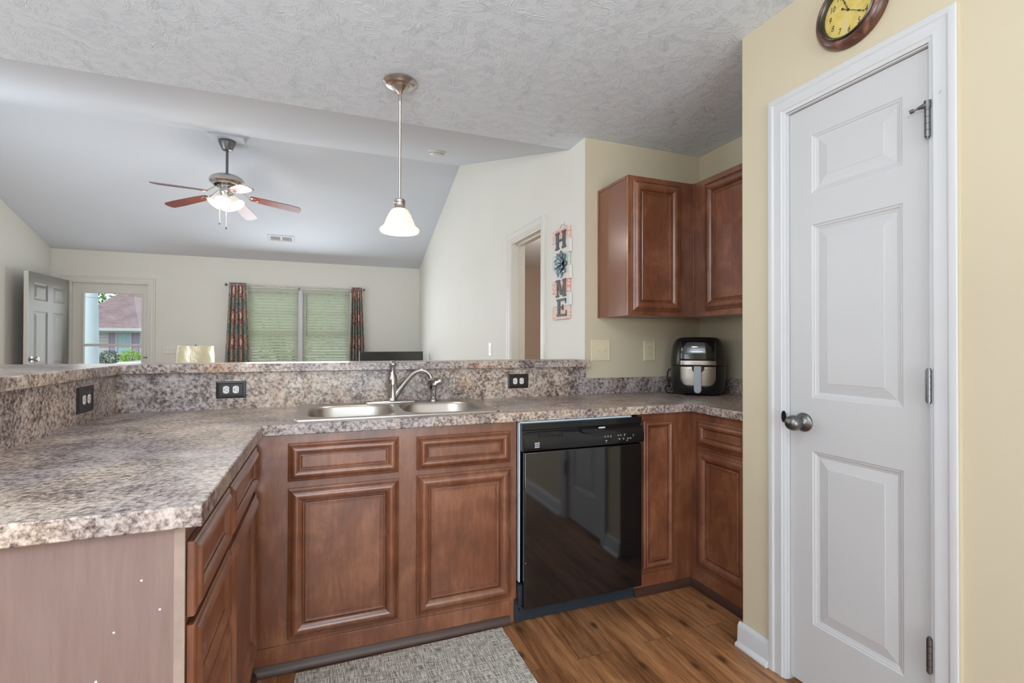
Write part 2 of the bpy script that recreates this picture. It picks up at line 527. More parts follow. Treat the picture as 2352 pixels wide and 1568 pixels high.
def glass():
    m = bpy.data.materials.new('window_glass'); m.use_nodes = True
    nt = m.node_tree; nt.nodes.clear()
    out = nt.nodes.new('ShaderNodeOutputMaterial')
    t = nt.nodes.new('ShaderNodeBsdfTransparent'); t.inputs[0].default_value = (.96, .98, .98, 1)
    g = nt.nodes.new('ShaderNodeBsdfGlossy'); g.inputs['Roughness'].default_value = .01
    
    mx = nt.nodes.new('ShaderNodeMixShader')
    mx.inputs[0].default_value = .01; nt.links.new(t.outputs[0], mx.inputs[1]); nt.links.new(g.outputs[0], mx.inputs[2])
    nt.links.new(mx.outputs[0], out.inputs[0])
    return m
M['glass'] = glass()
def lamp_glass(name, col, es, edge, base=.45):
    m, nt, b = nt_mat(name)
    n = noise(nt, mapping(nt, (3, 3, 14)), 3, 4, .6, .6)
    c = ramp(nt, [(.35, col), (.7, tuple(x*y for x, y in zip(col[:3], edge))+(1,))], n)
    nt.links.new(mixc(nt, 1.0, c, (base, base, base, 1), 'MULTIPLY'), b.inputs['Base Color'])
    nt.links.new(c, b.inputs['Emission Color'])
    b.inputs['Emission Strength'].default_value = es
    b.inputs['Roughness'].default_value = .3
    return m
M['pendant_glass'] = lamp_glass('alabaster_lamp_glass', (1.0, .95, .86, 1), .52, (.92, .80, .74))
M['fan_glass'] = lamp_glass('frosted_fan_lamp_glass', (1.0, .94, .82, 1), .50, (.93, .92, .88), .25)
M['bulb'] = lamp_glass('glowing_bulb', (1, .9, .75, 1), 3, (1, 1, 1))
# ------------------------------------------------------------------ key planes
XS, YW, XK, XP, YP = 1.449, 2.566, 2.306, 1.5726, 1.5106
ZC, YB, YR, ZR, YF, ZF, XL = 2.4457, 2.764, 5.472, 3.2665, 8.049, 2.444, -3.315
def zc_at(y): return ZC if y <= YB else (ZC+(y-YB)/(YR-YB)*(ZR-ZC) if y <= YR else ZR+(y-YR)/(YF-YR)*(ZF-ZR))
YBACK = -3.1

# ------------------------------------------------------------------ room shell
struct('floor', MB().box(XL-.1, 4.6, YBACK-.1, YF+.1, -.1, 0), M['floor'])
struct('ceiling', MB().box(XL-.1, 4.6, YBACK-.1, YB, ZC, ZC+.08), M['ceiling'])
def slab(y0, z0, y1, z1, x0, x1):
    return MB().add([(x0, y0, z0), (x1, y0, z0), (x1, y1, z1), (x0, y1, z1), (x0, y0, z0+.08), (x1, y0, z0+.08), (x1, y1, z1+.08), (x0, y1, z1+.08)],
                    [(0, 1, 2, 3), (7, 6, 5, 4), (0, 4, 5, 1), (1, 5, 6, 2), (2, 6, 7, 3), (3, 7, 4, 0)])
struct('ceiling_near_slope', slab(YB, ZC, YR, ZR, XL-.1, XS+.06), M['ceiling_fine'])
struct('ceiling_far_slope', slab(YR, ZR, YF+.1, ZF-.032, XL-.1, XS+.06), M['ceiling_fine'])
struct('ceiling_bedroom', MB().box(XS+.1, 4.6, YB-.1, 7.3, 2.44, 2.5), M['ceiling'])

def profile_wall(name, x0, x1, cols, mat):
    """wall along Y; cols = [(y0, y1, z0)] filled up to the ceiling line"""
    mb = MB()
    for y0, y1, z0 in cols:
        cuts = sorted({y0, y1, *[b for b in (YB, YR) if y0 < b < y1]})
        for a, b in zip(cuts, cuts[1:]):
            za, zb = zc_at(a)+.05, zc_at(b)+.05
            mb.add([(x0, a, z0), (x1, a, z0), (x1, b, z0), (x0, b, z0), (x0, a, za), (x1, a, za), (x1, b, zb), (x0, b, zb)],
                   [(3, 2, 1, 0), (4, 5, 6, 7), (0, 1, 5, 4), (1, 2, 6, 5), (2, 3, 7, 6), (3, 0, 4, 7)])
    return struct(name, mb, mat)
DY0, DY1 = 3.19, 3.80          # doorway to the bedroom
profile_wall('wall_living_right', XS, XS+.115, [(YW+.003, DY0, 0), (DY0, DY1, 2.055), (DY1, YF, 0)], M['offwhite'])
profile_wall('wall_left', XL-.1, XL, [(YBACK, -1.6, 0), (.4, 3.5, 0), (5.3, YF+.1, 0)], M['offwhite'])
struct('wall_left_under_window', MB().box(XL-.1, XL, -1.6, .4, 0, .6), M['offwhite'])
struct('wall_left_under_side_window', MB().box(XL-.1, XL, 3.5, 5.3, 0, .75), M['offwhite'])  # opening made for the added side fill
mb_ = MB().add([(XL-.1, 3.5, 2.15), (XL, 3.5, 2.15), (XL, 5.3, 2.15), (XL-.1, 5.3, 2.15), (XL-.1, 3.5, zc_at(3.5)+.05), (XL, 3.5, zc_at(3.5)+.05), (XL, 5.3, zc_at(5.3)+.05), (XL-.1, 5.3, zc_at(5.3)+.05)], [(3, 2, 1, 0), (4, 5, 6, 7), (0, 1, 5, 4), (1, 2, 6, 5), (2, 3, 7, 6), (3, 0, 4, 7)])
struct('wall_left_over_side_window', mb_, M['offwhite'])
struct('wall_left_over_window', MB().box(XL-.1, XL, -1.6, .4, 2.1, 2.5), M['offwhite'])
# far wall with front-door and window openings
FD0, FD1 = -3.13, -2.245
WX0, WX1, WZ0, WZ1 = -1.05, .365, .72, 2.03
struct('wall_far', MB().grid([XL-.1, FD0, FD1, WX0, WX1, XS+.115], [0, WZ0, WZ1, 2.04, 2.55],
       lambda u, v: not (FD0 < u < FD1 and v < 2.04) and not (WX0 < u < WX1 and WZ0 < v < WZ1), -.12, 0, fS(0, YF, 0)), M['offwhite'])
# kitchen walls
struct('wall_sink', MB().grid([XS, XS+.116, XK+.1], [YW, YW+.0025, YW+.11], lambda u, v: u > XS+.116 or v < YW+.0025, 0, ZC+.05), M['yellow'])
struct('wall_kitchen_right', MB().box(XK, XK+.1, YP-.02, YW, 0, ZC+.05), M['yellow'])
struct('wall_pantry', MB().grid([YBACK, .853, 1.306, YP], [0, 2.052, ZC+.05], lambda u, v: not (.853 < u < 1.306 and v < 2.052), -.11, 0,
       Matrix(((0, 0, -1, XP), (1, 0, 0, 0), (0, 1, 0, 0), (0, 0, 0, 1)))), M['yellow'], bevel=.004)
struct('wall_pantry_return', MB().box(XP+.111, XK, YP-.1, YP, 0, ZC+.05), M['yellow'])
struct('wall_pantry_rear', MB().box(XK-.05, XK+.05, YBACK, YP-.101, 0, ZC+.05), M['yellow'])
# back wall behind the camera with an assumed patio door, opening placed to suit its daylight
struct('wall_back', MB().grid([XL-.1, -1.2, 1.5, XK+.1], [0, 2.15, ZC+.05], lambda u, v: not (-1.2 < u < 1.5 and v < 2.15), 0, .1, frame((0, YBACK, 0), (1, 0, 0), (0, -1, 0))), M['yellow'])
pd = MB()
for a, b in ((-1.2, -1.13), (.11, .19), (1.43, 1.5)): pd.box(a, b, YBACK-.09, YBACK-.03, 0, 2.15)
pd.box(-1.2, 1.5, YBACK-.09, YBACK-.03, 2.08, 2.15); pd.box(-1.2, 1.5, YBACK-.09, YBACK-.03, 0, .07)
struct('door_4', pd, M['trim'])
wf = MB()
for a, b in ((-1.6, -1.54), (-.63, -.57), (.34, .4)): wf.box(XL-.08, XL-.03, a, b, .6, 2.1)
wf.box(XL-.08, XL-.03, -1.6, .4, .6, .66); wf.box(XL-.08, XL-.03, -1.6, .4, 2.04, 2.1)
struct('window_2', wf, M['trim'])
wf = MB()
for a, b in ((3.5, 3.56), (4.37, 4.43), (5.24, 5.3)): wf.box(XL-.08, XL-.03, a, b, .75, 2.15)
wf.box(XL-.08, XL-.03, 3.5, 5.3, .75, .81); wf.box(XL-.08, XL-.03, 3.5, 5.3, 2.09, 2.15)
struct('added_window_3', wf, M['trim'])  # unseen window frame, added to go with the side fill
# bedroom seen through the doorway
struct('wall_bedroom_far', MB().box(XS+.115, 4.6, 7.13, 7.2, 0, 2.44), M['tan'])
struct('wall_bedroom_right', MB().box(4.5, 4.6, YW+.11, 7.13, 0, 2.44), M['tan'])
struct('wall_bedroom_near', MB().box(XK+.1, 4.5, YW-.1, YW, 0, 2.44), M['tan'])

# half walls under the raised bar
XBL = -.845
struct('wall_bar', MB().grid([-.96, XBL, XS+.002], [1.04, YW, YW+.11], lambda u, v: v > YW or u < XBL, 0, 1.078), M['offwhite'])

CAS = [(0, 0), (0, .006), (.004, .0085), (.010, .0095), (.013, .0125), (.018, .013), (.032, .0105), (.044, .0115), (.050, .0155), (.060, .0165), (.066, .0155), (.068, .012), (.068, 0)]
def baseboard(name, y0, y1, x, mat):
    """moulded baseboard with shoe on a wall that faces -X"""
    prof = [(0, 0), (.028, 0), (.030, .008), (.026, .016), (.016, .020), (.0145, .075), (.012, .086), (.006, .094), (0, .097)]
    mb = MB().prism(prof, y0, y1, Matrix(((-1, 0, 0, x), (0, 0, 1, 0), (0, 1, 0, 0), (0, 0, 0, 1))))
    return struct(name, mb, mat, bevel=.0015)
baseboard('baseboard_pantry', 1.374, YP+.012, XP, M['trim'])
baseboard('baseboard_pantry_near', YBACK, .785, XP, M['trim'])

# ------------------------------------------------------------------ pantry door (door_1) with casing, knob and hinges
d1 = thing('door_1', 'narrow white three panel pantry door in the yellow wall', 'door', (XP, .854, 0), kind='structure')
Z8 = lambda prof, k: [(a, h*k) for a, h in prof]
SUNK = [(0, 0), (.004, -.003), (.008, -.0035), (.011, -.0065), (.016, -.008), (.020, -.0095), (.052, -.0035), (.0535, -.0025)]
def panel_slab(w, h, panels, thick=.034):
    """moulded door leaf in local xy facing +z: flat face with sunk mouldings around raised fields"""
    xs = sorted({0, w, *[p[0] for p in panels], *[p[1] for p in panels]})
    ys = sorted({0, h, *[p[2] for p in panels], *[p[3] for p in panels]})
    mb = MB()
    hole = lambda u, v: any(a < u < b and c < v < d for a, b, c, d in panels)
    for i in range(len(xs)-1):
        for j in range(len(ys)-1):
            if not hole((xs[i]+xs[i+1])/2, (ys[j]+ys[j+1])/2):
                mb.add([(xs[i], ys[j], 0), (xs[i+1], ys[j], 0), (xs[i+1], ys[j+1], 0), (xs[i], ys[j+1], 0)], [(0, 1, 2, 3)])
    for a, b, c, d in panels: mb.rings(b-a, d-c, SUNK, None, True, a, c, back=False)
    mb.add([(0, 0, 0), (w, 0, 0), (w, h, 0), (0, h, 0), (0, 0, -thick), (w, 0, -thick), (w, h, -thick), (0, h, -thick)],
           [(7, 6, 5, 4), (0, 1, 5, 4), (1, 2, 6, 5), (2, 3, 7, 6), (3, 0, 4, 7)])
    return mb
def placed(mb, Mx):
    mb.v = [Mx @ v for v in mb.v]; return mb
# leaf: local x runs -Y from the latch side (1.3015)
leaf = panel_slab(.444, 2.03, [(.085, .372, 1.722, 1.925), (.085, .372, 1.010, 1.612), (.085, .372, .226, .826)])
def door_white():
    m, nt, b = nt_mat('white_moulded_door')
    b.inputs['Base Color'].default_value = (.56, .565, .575, 1)
    b.inputs['Roughness'].default_value = .42
    g = noise(nt, mapping(nt, (1, 3, 60)), 6, 4, .6, .6)
    bump(nt, b, g, .06, .0012)
    return m
M['doorwhite'] = door_white()
obj('leaf', placed(leaf, fW(XP+.012, 1.3015, .016)), M['doorwhite'], d1, ang=9)
jm = MB()
jm.box(XP-.001, XP+.11, 1.3035, 1.3065, 0, 2.053); jm.box(XP-.001, XP+.11, .8525, .8555, 0, 2.053); jm.box(XP-.001, XP+.11, .8556, 1.3034, 2.0485, 2.0519)
jm.box(XP+.048, XP+.062, 1.293, 1.3035, 0, 2.05); jm.box(XP+.048, XP+.062, .8555, .866, 0, 2.05); jm.box(XP+.048, XP+.062, .8555, 1.3035, 2.037, 2.05)
obj('jamb', jm, M['trim'], d1)
obj('casing', MB().casing(-1.3065, -.8525, 0, 2.0535, CAS, frame((XP, 0, 0), (0, -1, 0), (-1, 0, 0))), M['trim'], d1, ang=25)
obj('casing_edge', MB().box(XP-.0115, XP, .7815, .7850, 0, 2.118), M['yellow'], d1)
kn = obj('knob', MB().lathe([(0, .0), (.033, .0), (.0335, .003), (.031, .007), (.024, .011), (.0145, .015), (.0125, .022), (.0125, .030), (.0145, .032), (.0215, .036), (.0262, .044), (.0272, .052), (.0255, .062), (.0205, .070), (.012, .0755), (0, .077)], 40,
        Matrix(((0, 0, -1, XP+.012), (0, 1, 0, 1.2475), (1, 0, 0, .937), (0, 0, 0, 1)))), M['darknickel'], d1, ang=60)
kn['label'] = 'brushed nickel round knob'
obj('strike_plate', MB().lathe([(0, 0), (.021, 0), (.021, .002), (0, .002)], 24, Matrix(((0, 0, -1, XP-.0115), (.45, 0, 0, 1.3085), (0, 1, 0, .950), (0, 0, 0, 1)))), M['black_panel'], d1)
def hinge(z0, z1, stop=False):
    mb = MB(); n = 5; L = (z1-z0)/n; hx = XP-.0135
    for k in range(n): mb.cyl((hx, .8515, z0+k*L+.0006), (hx, .8515, z0+(k+1)*L-.0006), .0070, n=18)
    mb.cyl((hx, .8515, z0-.004), (hx, .8515, z1+.004), .0045, n=12)
    mb.box(hx, XP+.010, .8505, .8525, z0, z1)
    h = obj('hinge', mb, M['darknickel'], d1)
    if stop:
        s = MB().tube([(hx-.002, .8525, z1-.004), (hx-.006, .860, z1-.006), (hx-.009, .870, z1-.008)], [.0085, .0065, .004], 12)
        s.tube([(hx-.009, .870, z1-.008), (hx-.013, .881, z1-.011)], [.003, .003], 10)
        s.tube([(hx-.012, .878, z1-.010), (hx-.015, .887, z1-.0125)], [.0062, .0055], 14)
        s.cyl((hx, .8515, z1-.012), (hx, .8515, z1+.008), .0082, n=18)
        obj('door_stop', s, M['darknickel'], h)
hinge(1.787, 1.880, True); hinge(1.053, 1.142); hinge(.310, .402)
obj('paint_scuff', MB().tube([(XP-.0165, .822, 1.893), (XP-.0165, .817, 1.900)], .0006, 6), M['darknickel'], d1)

# ------------------------------------------------------------------ cabinets
P_DOOR = [(0, 0), (0, .0110), (.0015, .0130), (.005, .0145), (.0060, .0125), (.0095, .0155), (.0105, .0135), (.0140, .0180), (.020, .0222), (.027, .0236), (.034, .0228), (.041, .0195), (.047, .0145), (.0515, .0085), (.0522, .0030), (.0552, .0030), (.0570, .0100), (.0605, .0130), (.0640, .0125), (.0650, .0095), (.0682, .0095), (.0690, .0075), (.0715, .0075), (.0728, .0045)]
P_DRAW = [(0, 0), (0, .0110), (.0015, .0130), (.005, .0145), (.0060, .0125), (.0095, .0155), (.0105, .0135), (.0135, .0180), (.019, .0218), (.025, .0226), (.031, .0205), (.036, .0160), (.040, .0105), (.0406, .0045), (.0432, .0045), (.0450, .0095), (.0475, .0105), (.0500, .0080)]
def front(name, parent, w, h, Mx, prof):
    d = obj(name, MB().rings(w, h, prof, Mx, cap=False), M['cab'], parent, ang=30)
    i, z = prof[-1]
    p = MB().add([(i, i, z), (w-i, i, z), (w-i, h-i, z), (i, h-i, z)], [(0, 1, 2, 3)], Mx)
    obj('center_panel', p, M['cab'], d)
    return d
def shoe(parent, p0, p1, out):
    """small quarter-round at the floor from p0 to p1, sticking out towards out"""
    p0 = Vector(p0); p1 = Vector(p1); out = Vector(out)
    d = p1-p0
    prof = [(0, 0), (.017, 0), (.017, .006), (.0135, .020), (.008, .030), (0, .036)]
    Mx = Matrix(((out.x, 0, d.x, p0.x), (out.y, 0, d.y, p0.y), (0, 1, 0, p0.z), (0, 0, 0, 1)))
    obj('shoe_molding', MB().prism(prof, 0, 1, Mx), M['cabdark'], parent)
M['cabdark'] = flat('dark_shoe_molding', srgb(66, 42, 33), .4, vary=.1, vscale=12)
YC, XCL, XCR = 1.998, -.238, 1.7435           # cabinet faces
ZT = .874                                    # underside of counter

sb = thing('sink_base_cabinet', 'wide brown two door base cabinet under the steel sink', 'cabinet', (.275, YC, 0))
obj('body', MB().box(XCL+.002, .787, YC, 2.54, 0, .70).box(XCL+.002, .787, YC, YC+.02, .70, ZT), M['cab'], sb)
obj('corner_stile', MB().box(XCL+.003, -.158, YC-.004, YC, .10, ZT-.002), M['cab'], sb)
front('false_drawer_front', sb, .403, .140, fS(-.1245, YC, .700), P_DRAW)
front('false_drawer_front', sb, .405, .134, fS(.351, YC, .700), P_DRAW)
front('door', sb, .403, .557, fS(-.1235, YC, .117), P_DOOR)
front('door', sb, .408, .560, fS(.351, YC, .117), P_DOOR)
obj('toe_board', MB().box(XCL+.002, .755, YC-.005, YC, 0, .098), M['cab'], sb, bevel=.001)
shoe(sb, (XCL+.002, YC-.005, 0), (.755, YC-.005, 0), (0, -1, 0))

db = thing('drawer_base_cabinet', 'brown four drawer base cabinet at the open end of the peninsula', 'cabinet', (-.5, 1.25, 0))
obj('body', MB().box(-.82, XCL-.001, 1.066, 1.444, 0, ZT), M['cab'], db)
ep = obj('side_panel', MB().box(-.843, -.2555, 1.060, 1.066, 0, ZT), M['veneer'], db)
ep['label'] = 'faded mauve brown veneer end panel'
obj('edge_strip', MB().box(-.2555, -.2385, 1.0595, 1.066, 0, ZT), M['edgestrip'], db)['label'] = 'pale unfinished edge strip'
for x, z in ((-.305, .785), (-.277, .728), (-.345, .700), (-.37, .62)): obj('paint_fleck', MB().lathe([(0, 0), (.0021, 0), (.0012, .0007), (0, .0009)], 10, fS(x, 1.060, z)), M['white_plastic'], ep)
for z, h in ((.700, .140), (.512, .172), (.318, .178), (.117, .185)):
    front('drawer', db, .362, h, fE(XCL, 1.072, z), P_DRAW)
shoe(db, (XCL, 1.066, 0), (XCL, 1.444, 0), (1, 0, 0))

pb = thing('corner_base_cabinet', 'brown peninsula base cabinet with one drawer and door beside the inner corner', 'cabinet', (-.5, 1.7, 0))
obj('body', MB().box(-.82, XCL-.001, 1.446, YC+.3, 0, ZT), M['cab'], pb)
front('drawer', pb, .512, .140, fE(XCL, 1.452, .700), P_DRAW)
front('door', pb, .512, .557, fE(XCL, 1.452, .117), P_DOOR)
shoe(pb, (XCL, 1.446, 0), (XCL, YC-.025, 0), (1, 0, 0))

nb = thing('narrow_base_cabinet', 'very narrow brown base cabinet between the dishwasher and the corner', 'cabinet', (1.58, YC, 0))
obj('body', MB().box(1.412, XCR, YC, 2.54, .0, ZT), M['cab'], nb)
front('door', nb, .178, .722, fS(1.443, YC, .120), [(a*.62 if a > .014 else a, h) for a, h in P_DOOR])
obj('filler_strip', MB().box(1.655, XCR, YC-.004, YC, .098, ZT-.002), M['cab'], nb)
obj('toe_board', MB().box(1.390, XCR, YC-.005, YC, 0, .098), M['cab'], nb, bevel=.001)
shoe(nb, (1.390, YC-.005, 0), (XCR-.005, YC-.005, 0), (0, -1, 0))

rb = thing('right_base_cabinet', 'brown drawer over door base cabinet beside the pantry wall corner', 'cabinet', (2.0, 1.76, 0))
obj('body', MB().box(XCR, 2.284, YP+.003, YC-.006, 0, ZT), M['cab'], rb)
front('drawer', rb, .315, .126, fW(XCR, 1.945, .712), P_DRAW)
front('door', rb, .315, .575, fW(XCR, 1.945, .117), P_DOOR)
obj('corner_stile', MB().box(XCR-.004, XCR, 1.957, YC-.006, .098, ZT-.002), M['cab'], rb)
obj('toe_board', MB().box(XCR-.005, XCR, YP+.003, YC-.006, 0, .098), M['cab'], rb, bevel=.001)
shoe(rb, (XCR-.005, YC-.024, 0), (XCR-.005, YP+.003, 0), (-1, 0, 0))

ZU0, ZU1, YU, XU0, XU1 = 1.369, 2.134, 2.253, 1.538, 1.979
ul = thing('upper_corner_cabinet', 'brown wall cabinet with its flat side toward the word sign', 'cabinet', (1.76, YW, ZU0))
obj('body', MB().box(XU0+.004, XU1, YU+.001, YW-.001, ZU0+.006, ZU1), M['cab'], ul)
obj('side_panel', MB().box(XU0, XU0+.004, YU+.02, YW-.001, ZU0, ZU1), M['sideveneer'], ul)
obj('edge_molding', MB().box(XU0-.004, XU0, YW-.014, YW-.001, ZU0, ZU1).box(XU0-.003, XU0, YU+.02, YW-.014, ZU1-.016, ZU1), M['cab'], ul)
ff = MB().grid([XU0-.001, 1.567, 1.873, XU1], [ZU0, 1.398, 2.105, ZU1], lambda u, v: True, 0, .018, fS(0, YU+.018, 0))
obj('face_frame', ff, M['cab'], ul, bevel=.001)
front('door', ul, .314, .712, fS(1.563, YU, 1.396), P_DOOR)
obj('under_edge', MB().box(XU0+.02, XU1, YU+.02, YW-.001, ZU0+.003, ZU0+.006), M['edgestrip'], ul)
ur = thing('upper_right_cabinet', 'brown wall cabinet on the side wall above the air fryer', 'cabinet', (XK, 1.9, ZU0))
obj('body', MB().box(XU1+.018, XK-.001, YP+.003, YW-.001, ZU0+.006, ZU1), M['cab'], ur)
obj('face_frame', MB().box(XU1, XU1+.018, YP+.003, YU-.001, ZU0, ZU1), M['cab'], ur, bevel=.001)
front('door', ur, .36, .700, fW(XU1, 2.150, 1.402), P_DOOR)
obj('corner_strip', MB().box(XU1-.006, XU1, YU-.012, YU, ZU0, ZU1), M['cab'], ur, bevel=.001)

# ------------------------------------------------------------------ counter, backsplash, bar top
YFc, XLc, XRc, YE, YBS = 1.972, -.2088, 1.716, 1.0447, YW-.020
SX0, SX1, SY0, SY1 = -.085, .700, 2.060, 2.505        # sink cut-out
ct = thing('countertop', 'mottled granite look U shaped kitchen worktop around the sink', 'countertop', (.7, 2.2, ZT))
def in_ct(u, v):
    if SX0 < u < SX1 and SY0 < v < SY1: return False
    return v > YFc or u < XLc or u > XRc
xs = [-.844, XLc, SX0, SX1, XRc, XK-.001]; ys = [YE, YP+.002, YFc, SY0, SY1, YW-.001]
ctm = MB().grid(xs, ys, lambda u, v: in_ct(u, v) and not (u > XRc and v < YP), ZT, .914)
obj('worktop', ctm, M['granite'], ct, bevel=.003)
bsm = MB().grid([-.844, -.825, XS-.004], [YE, YBS, YW-.001], lambda u, v: v > YBS or u < -.825, .914, 1.0785)
obj('backsplash', bsm, M['granite'], ct)
bs2 = MB().grid([XS-.003, XK-.020, XK-.0005], [YP+.001, YBS, YW-.0005], lambda u, v: v > YBS or u > XK-.020, .914, 1.008)
obj('backsplash', bs2, M['granite'], ct, bevel=.0015)
bt = obj('bar_top', MB().grid([-1.36, -.803, XS-.001, 1.4605], [1.02, 2.515, YW-.001, 2.74], lambda u, v: (v > 2.515 and (u < XS or v < YW-.001)) or u < -.803, 1.0795, 1.119), M['granite'], bevel=.003)
tag(bt, 'raised granite look bar ledge above the sink backsplash', 'bar ledge')

# ------------------------------------------------------------------ sink, faucet, sprayer
sk = thing('kitchen_sink', 'double bowl stainless steel drop in sink', 'sink', (.31, 2.27, .914))
def rrect(x0, x1, y0, y1, r, n=7):
    out = []
    for cx, cy, a0 in ((x1-r, y1-r, 0), (x0+r, y1-r, 90), (x0+r, y0+r, 180), (x1-r, y0+r, 270)):
        for k in range(n+1):
            a = math.radians(a0+90*k/n)
            out.append((cx+r*math.cos(a), cy+r*math.sin(a)))
    return out
def loft(mb, loops, cap=True):
    n = len(loops[0]); b = [p for L in loops for p in L]
    fs = []
    for i in range(len(loops)-1):
        for k in range(n):
            k2 = (k+1) % n
            fs.append((i*n+k, i*n+k2, (i+1)*n+k2, (i+1)*n+k))
    if cap: fs.append(tuple((len(loops)-1)*n+k for k in range(n)))
    mb.add(b, fs)
L3 = lambda loop, z: [(x, y, z) for x, y in loop]
SO = (-.112, .727, 2.025, 2.540)
bowls = [(-.070, .297, 2.062, 2.448), (.323, .686, 2.062, 2.428)]
deck = MB()
# deck: filled around the bowls with a bmesh triangulation
def deck_mesh():
    bm = bmesh.new()
    loops = [L3(rrect(SO[0]+.006, SO[1]-.006, SO[2]+.006, SO[3]-.006, .02), .9205)]+[L3(rrect(*b, .11), .9200) for b in bowls]
    es = []
    for L in loops:
        vs = [bm.verts.new(p) for p in L]
        es += [bm.edges.new((vs[i], vs[(i+1) % len(vs)])) for i in range(len(vs))]
    bmesh.ops.triangle_fill(bm, use_beauty=True, use_dissolve=False, edges=es, normal=(0, 0, 1))
    bm.verts.index_update()
    r = ([v.co.copy() for v in bm.verts], [[v.index for v in f.verts] for f in bm.faces])
    bm.free(); return r
deck.add(*deck_mesh())
loft(deck, [L3(rrect(SO[0]+.006, SO[1]-.006, SO[2]+.006, SO[3]-.006, .02), .9205), L3(rrect(SO[0]+.002, SO[1]-.002, SO[2]+.002, SO[3]-.002, .024), .9195), L3(rrect(*SO, .026), .9145)], cap=False)
obj('rim', deck, M['steel'], sk, ang=50)
for b in bowls:
    bw = MB()
    def sh(d, z, r=.11): return L3(rrect(b[0]+d, b[1]-d, b[2]+d, b[3]-d, max(.02, r)), z)
    loft(bw, [sh(0, .9200), sh(.004, .9175, .107), sh(.009, .908, .103), sh(.016, .860, .10), sh(.024, .790, .095), sh(.034, .765, .09), sh(.055, .752, .08), sh(.09, .748, .06)])
    o = obj('bowl', bw, M['steel'], sk, ang=60)
    dr = MB().lathe([(.044, .7482), (.040, .7502), (.034, .7492), (.012, .7488), (0, .7495)], 28, Matrix.Translation(((b[0]+b[1])/2, (b[2]+b[3])/2+.02, 0)))
    obj('drain', dr, M['nickel'], o)
FX, FY = .318, 2.494
fa = thing('faucet', 'chrome single lever kitchen faucet with arched spout behind the sink', 'faucet', (FX, FY, .9205))
bp = MB(); loft(bp, [L3(rrect(.180, .440, FY-.022, FY+.022, .021), .9206), L3(rrect(.180, .440, FY-.022, FY+.022, .021), .925), L3(rrect(.184, .436, FY-.018, FY+.018, .017), .9285)])
obj('base_plate', bp, M['chrome'], fa, ang=50)
obj('body', MB().lathe([(.026, .9285), (.0235, .933), (.0225, .95), (.0225, 1.008), (.0235, 1.014), (.0225, 1.020), (.0235, 1.030), (.022, 1.045), (.017, 1.058), (.0165, 1.06)], 32, Matrix.Translation((FX, FY, 0))), M['chrome'], fa, ang=50)
obj('lever', MB().tube(*curve([(FX, FY, 1.058), (FX-.001, FY, 1.075), (FX+.001, FY-.004, 1.10), (FX+.003, FY-.010, 1.115), (FX+.004, FY-.016, 1.122)], [.0155, .0125, .0125, .0165, .011]), 24), M['chrome'], fa, ang=60)
sp = []
for t, x, z in ((0, .012, .950), (.2, .032, .978), (.4, .060, 1.018), (.6, .088, 1.052), (.75, .110, 1.069), (.9, .134, 1.077), (1, .155, 1.073), (1.1, .172, 1.060), (1.2, .182, 1.040)):
    sp.append((FX+x, FY-x*.32, z))
obj('spout', MB().tube(*curve(sp, [.0135, .0135, .0130, .0125, .012, .0118, .0115, .0112, .0118]), 24), M['chrome'], fa, ang=60)
spy = thing('sink_sprayer', 'short chrome side sprayer standing right of the faucet', 'sprayer', (.524, FY, .9205))
obj('escutcheon', MB().lathe([(.024, .9206), (.023, .926), (.016, .932), (.013, .940), (0, .941)], 24, Matrix.Translation((.524, FY, 0))), M['chrome'], spy, ang=50)
obj('wand', MB().tube(*curve([(.524, FY, .938), (.524, FY, .965), (.526, FY, .99), (.530, FY-.002, 1.004), (.545, FY-.006, 1.015), (.560, FY-.010, 1.020)], [.0125, .0135, .0150, .0165, .0125, .0125]), 24), M['chrome'], spy, ang=60)
obj('trigger', MB().tube([(.517, FY+.0, 1.008), (.509, FY, .992), (.511, FY, .975)], [.007, .008, .004], 12, flat=.7), M['black_panel'], spy)

# ------------------------------------------------------------------ dishwasher
dw = thing('dishwasher', 'black built in dishwasher with glossy door', 'dishwasher', (1.1, 1.97, 0))
YD = 1.945
obj('tub', MB().box(.796, 1.387, 1.999, 2.5, .105, .868).box(.80, 1.38, 2.02, 2.5, 0, .105), M['black_matte'], dw)
obj('door_panel', MB().box(.803, 1.406, YD, YD+.045, .070, .744), M['black_gloss'], dw, bevel=.005, seg=3)
cp = [(YD+.045, .747), (YD+.002, .747), (YD-.010, .752), (YD-.014, .770), (YD-.013, .795), (YD-.006, .818), (YD+.004, .829), (YD+.012, .830), (YD+.012, .836), (YD+.006, .838), (YD+.004, .868), (YD+.045, .868)]
obj('control_panel', MB().prism(cp, .797, 1.408, Matrix(((0, 0, 1, 0), (1, 0, 0, 0), (0, 1, 0, 0), (0, 0, 0, 1)))), M['black_panel'], dw, bevel=.0015, ang=50)
pk = MB()
L0 = [(1.135+.062*math.cos(PI+PI*k/14), .8295+.022*math.sin(PI+PI*k/14)) for k in range(15)]
pk.prism(L0, YD-.0135, YD+.01, Matrix(((1, 0, 0, 0), (0, 0, 1, 0), (0, 1, 0, 0), (0, 0, 0, 1))))
hp = obj('handle_pocket', pk, M['black_matte'], dw)
obj('handle_lip', MB().box(1.165, 1.197, YD-.011, YD-.006, .824, .835), M['paleblue'], hp)
obj('side_trim', MB().box(.7895, .7955, YD+.03, YD+.05, .18, .870), M['paleblue'], dw)['label'] = 'pale blue white insulation edge'
obj('top_trim', MB().box(.7905, 1.36, YD+.02, YD+.045, .8685, .8728), M['paleblue'], dw)
kp = obj('kick_plate', MB().box(.776, 1.388, 1.988, 1.996, .003, .100).box(.776, 1.388, 1.965, 1.988, .098, .100), M['slate'], dw)
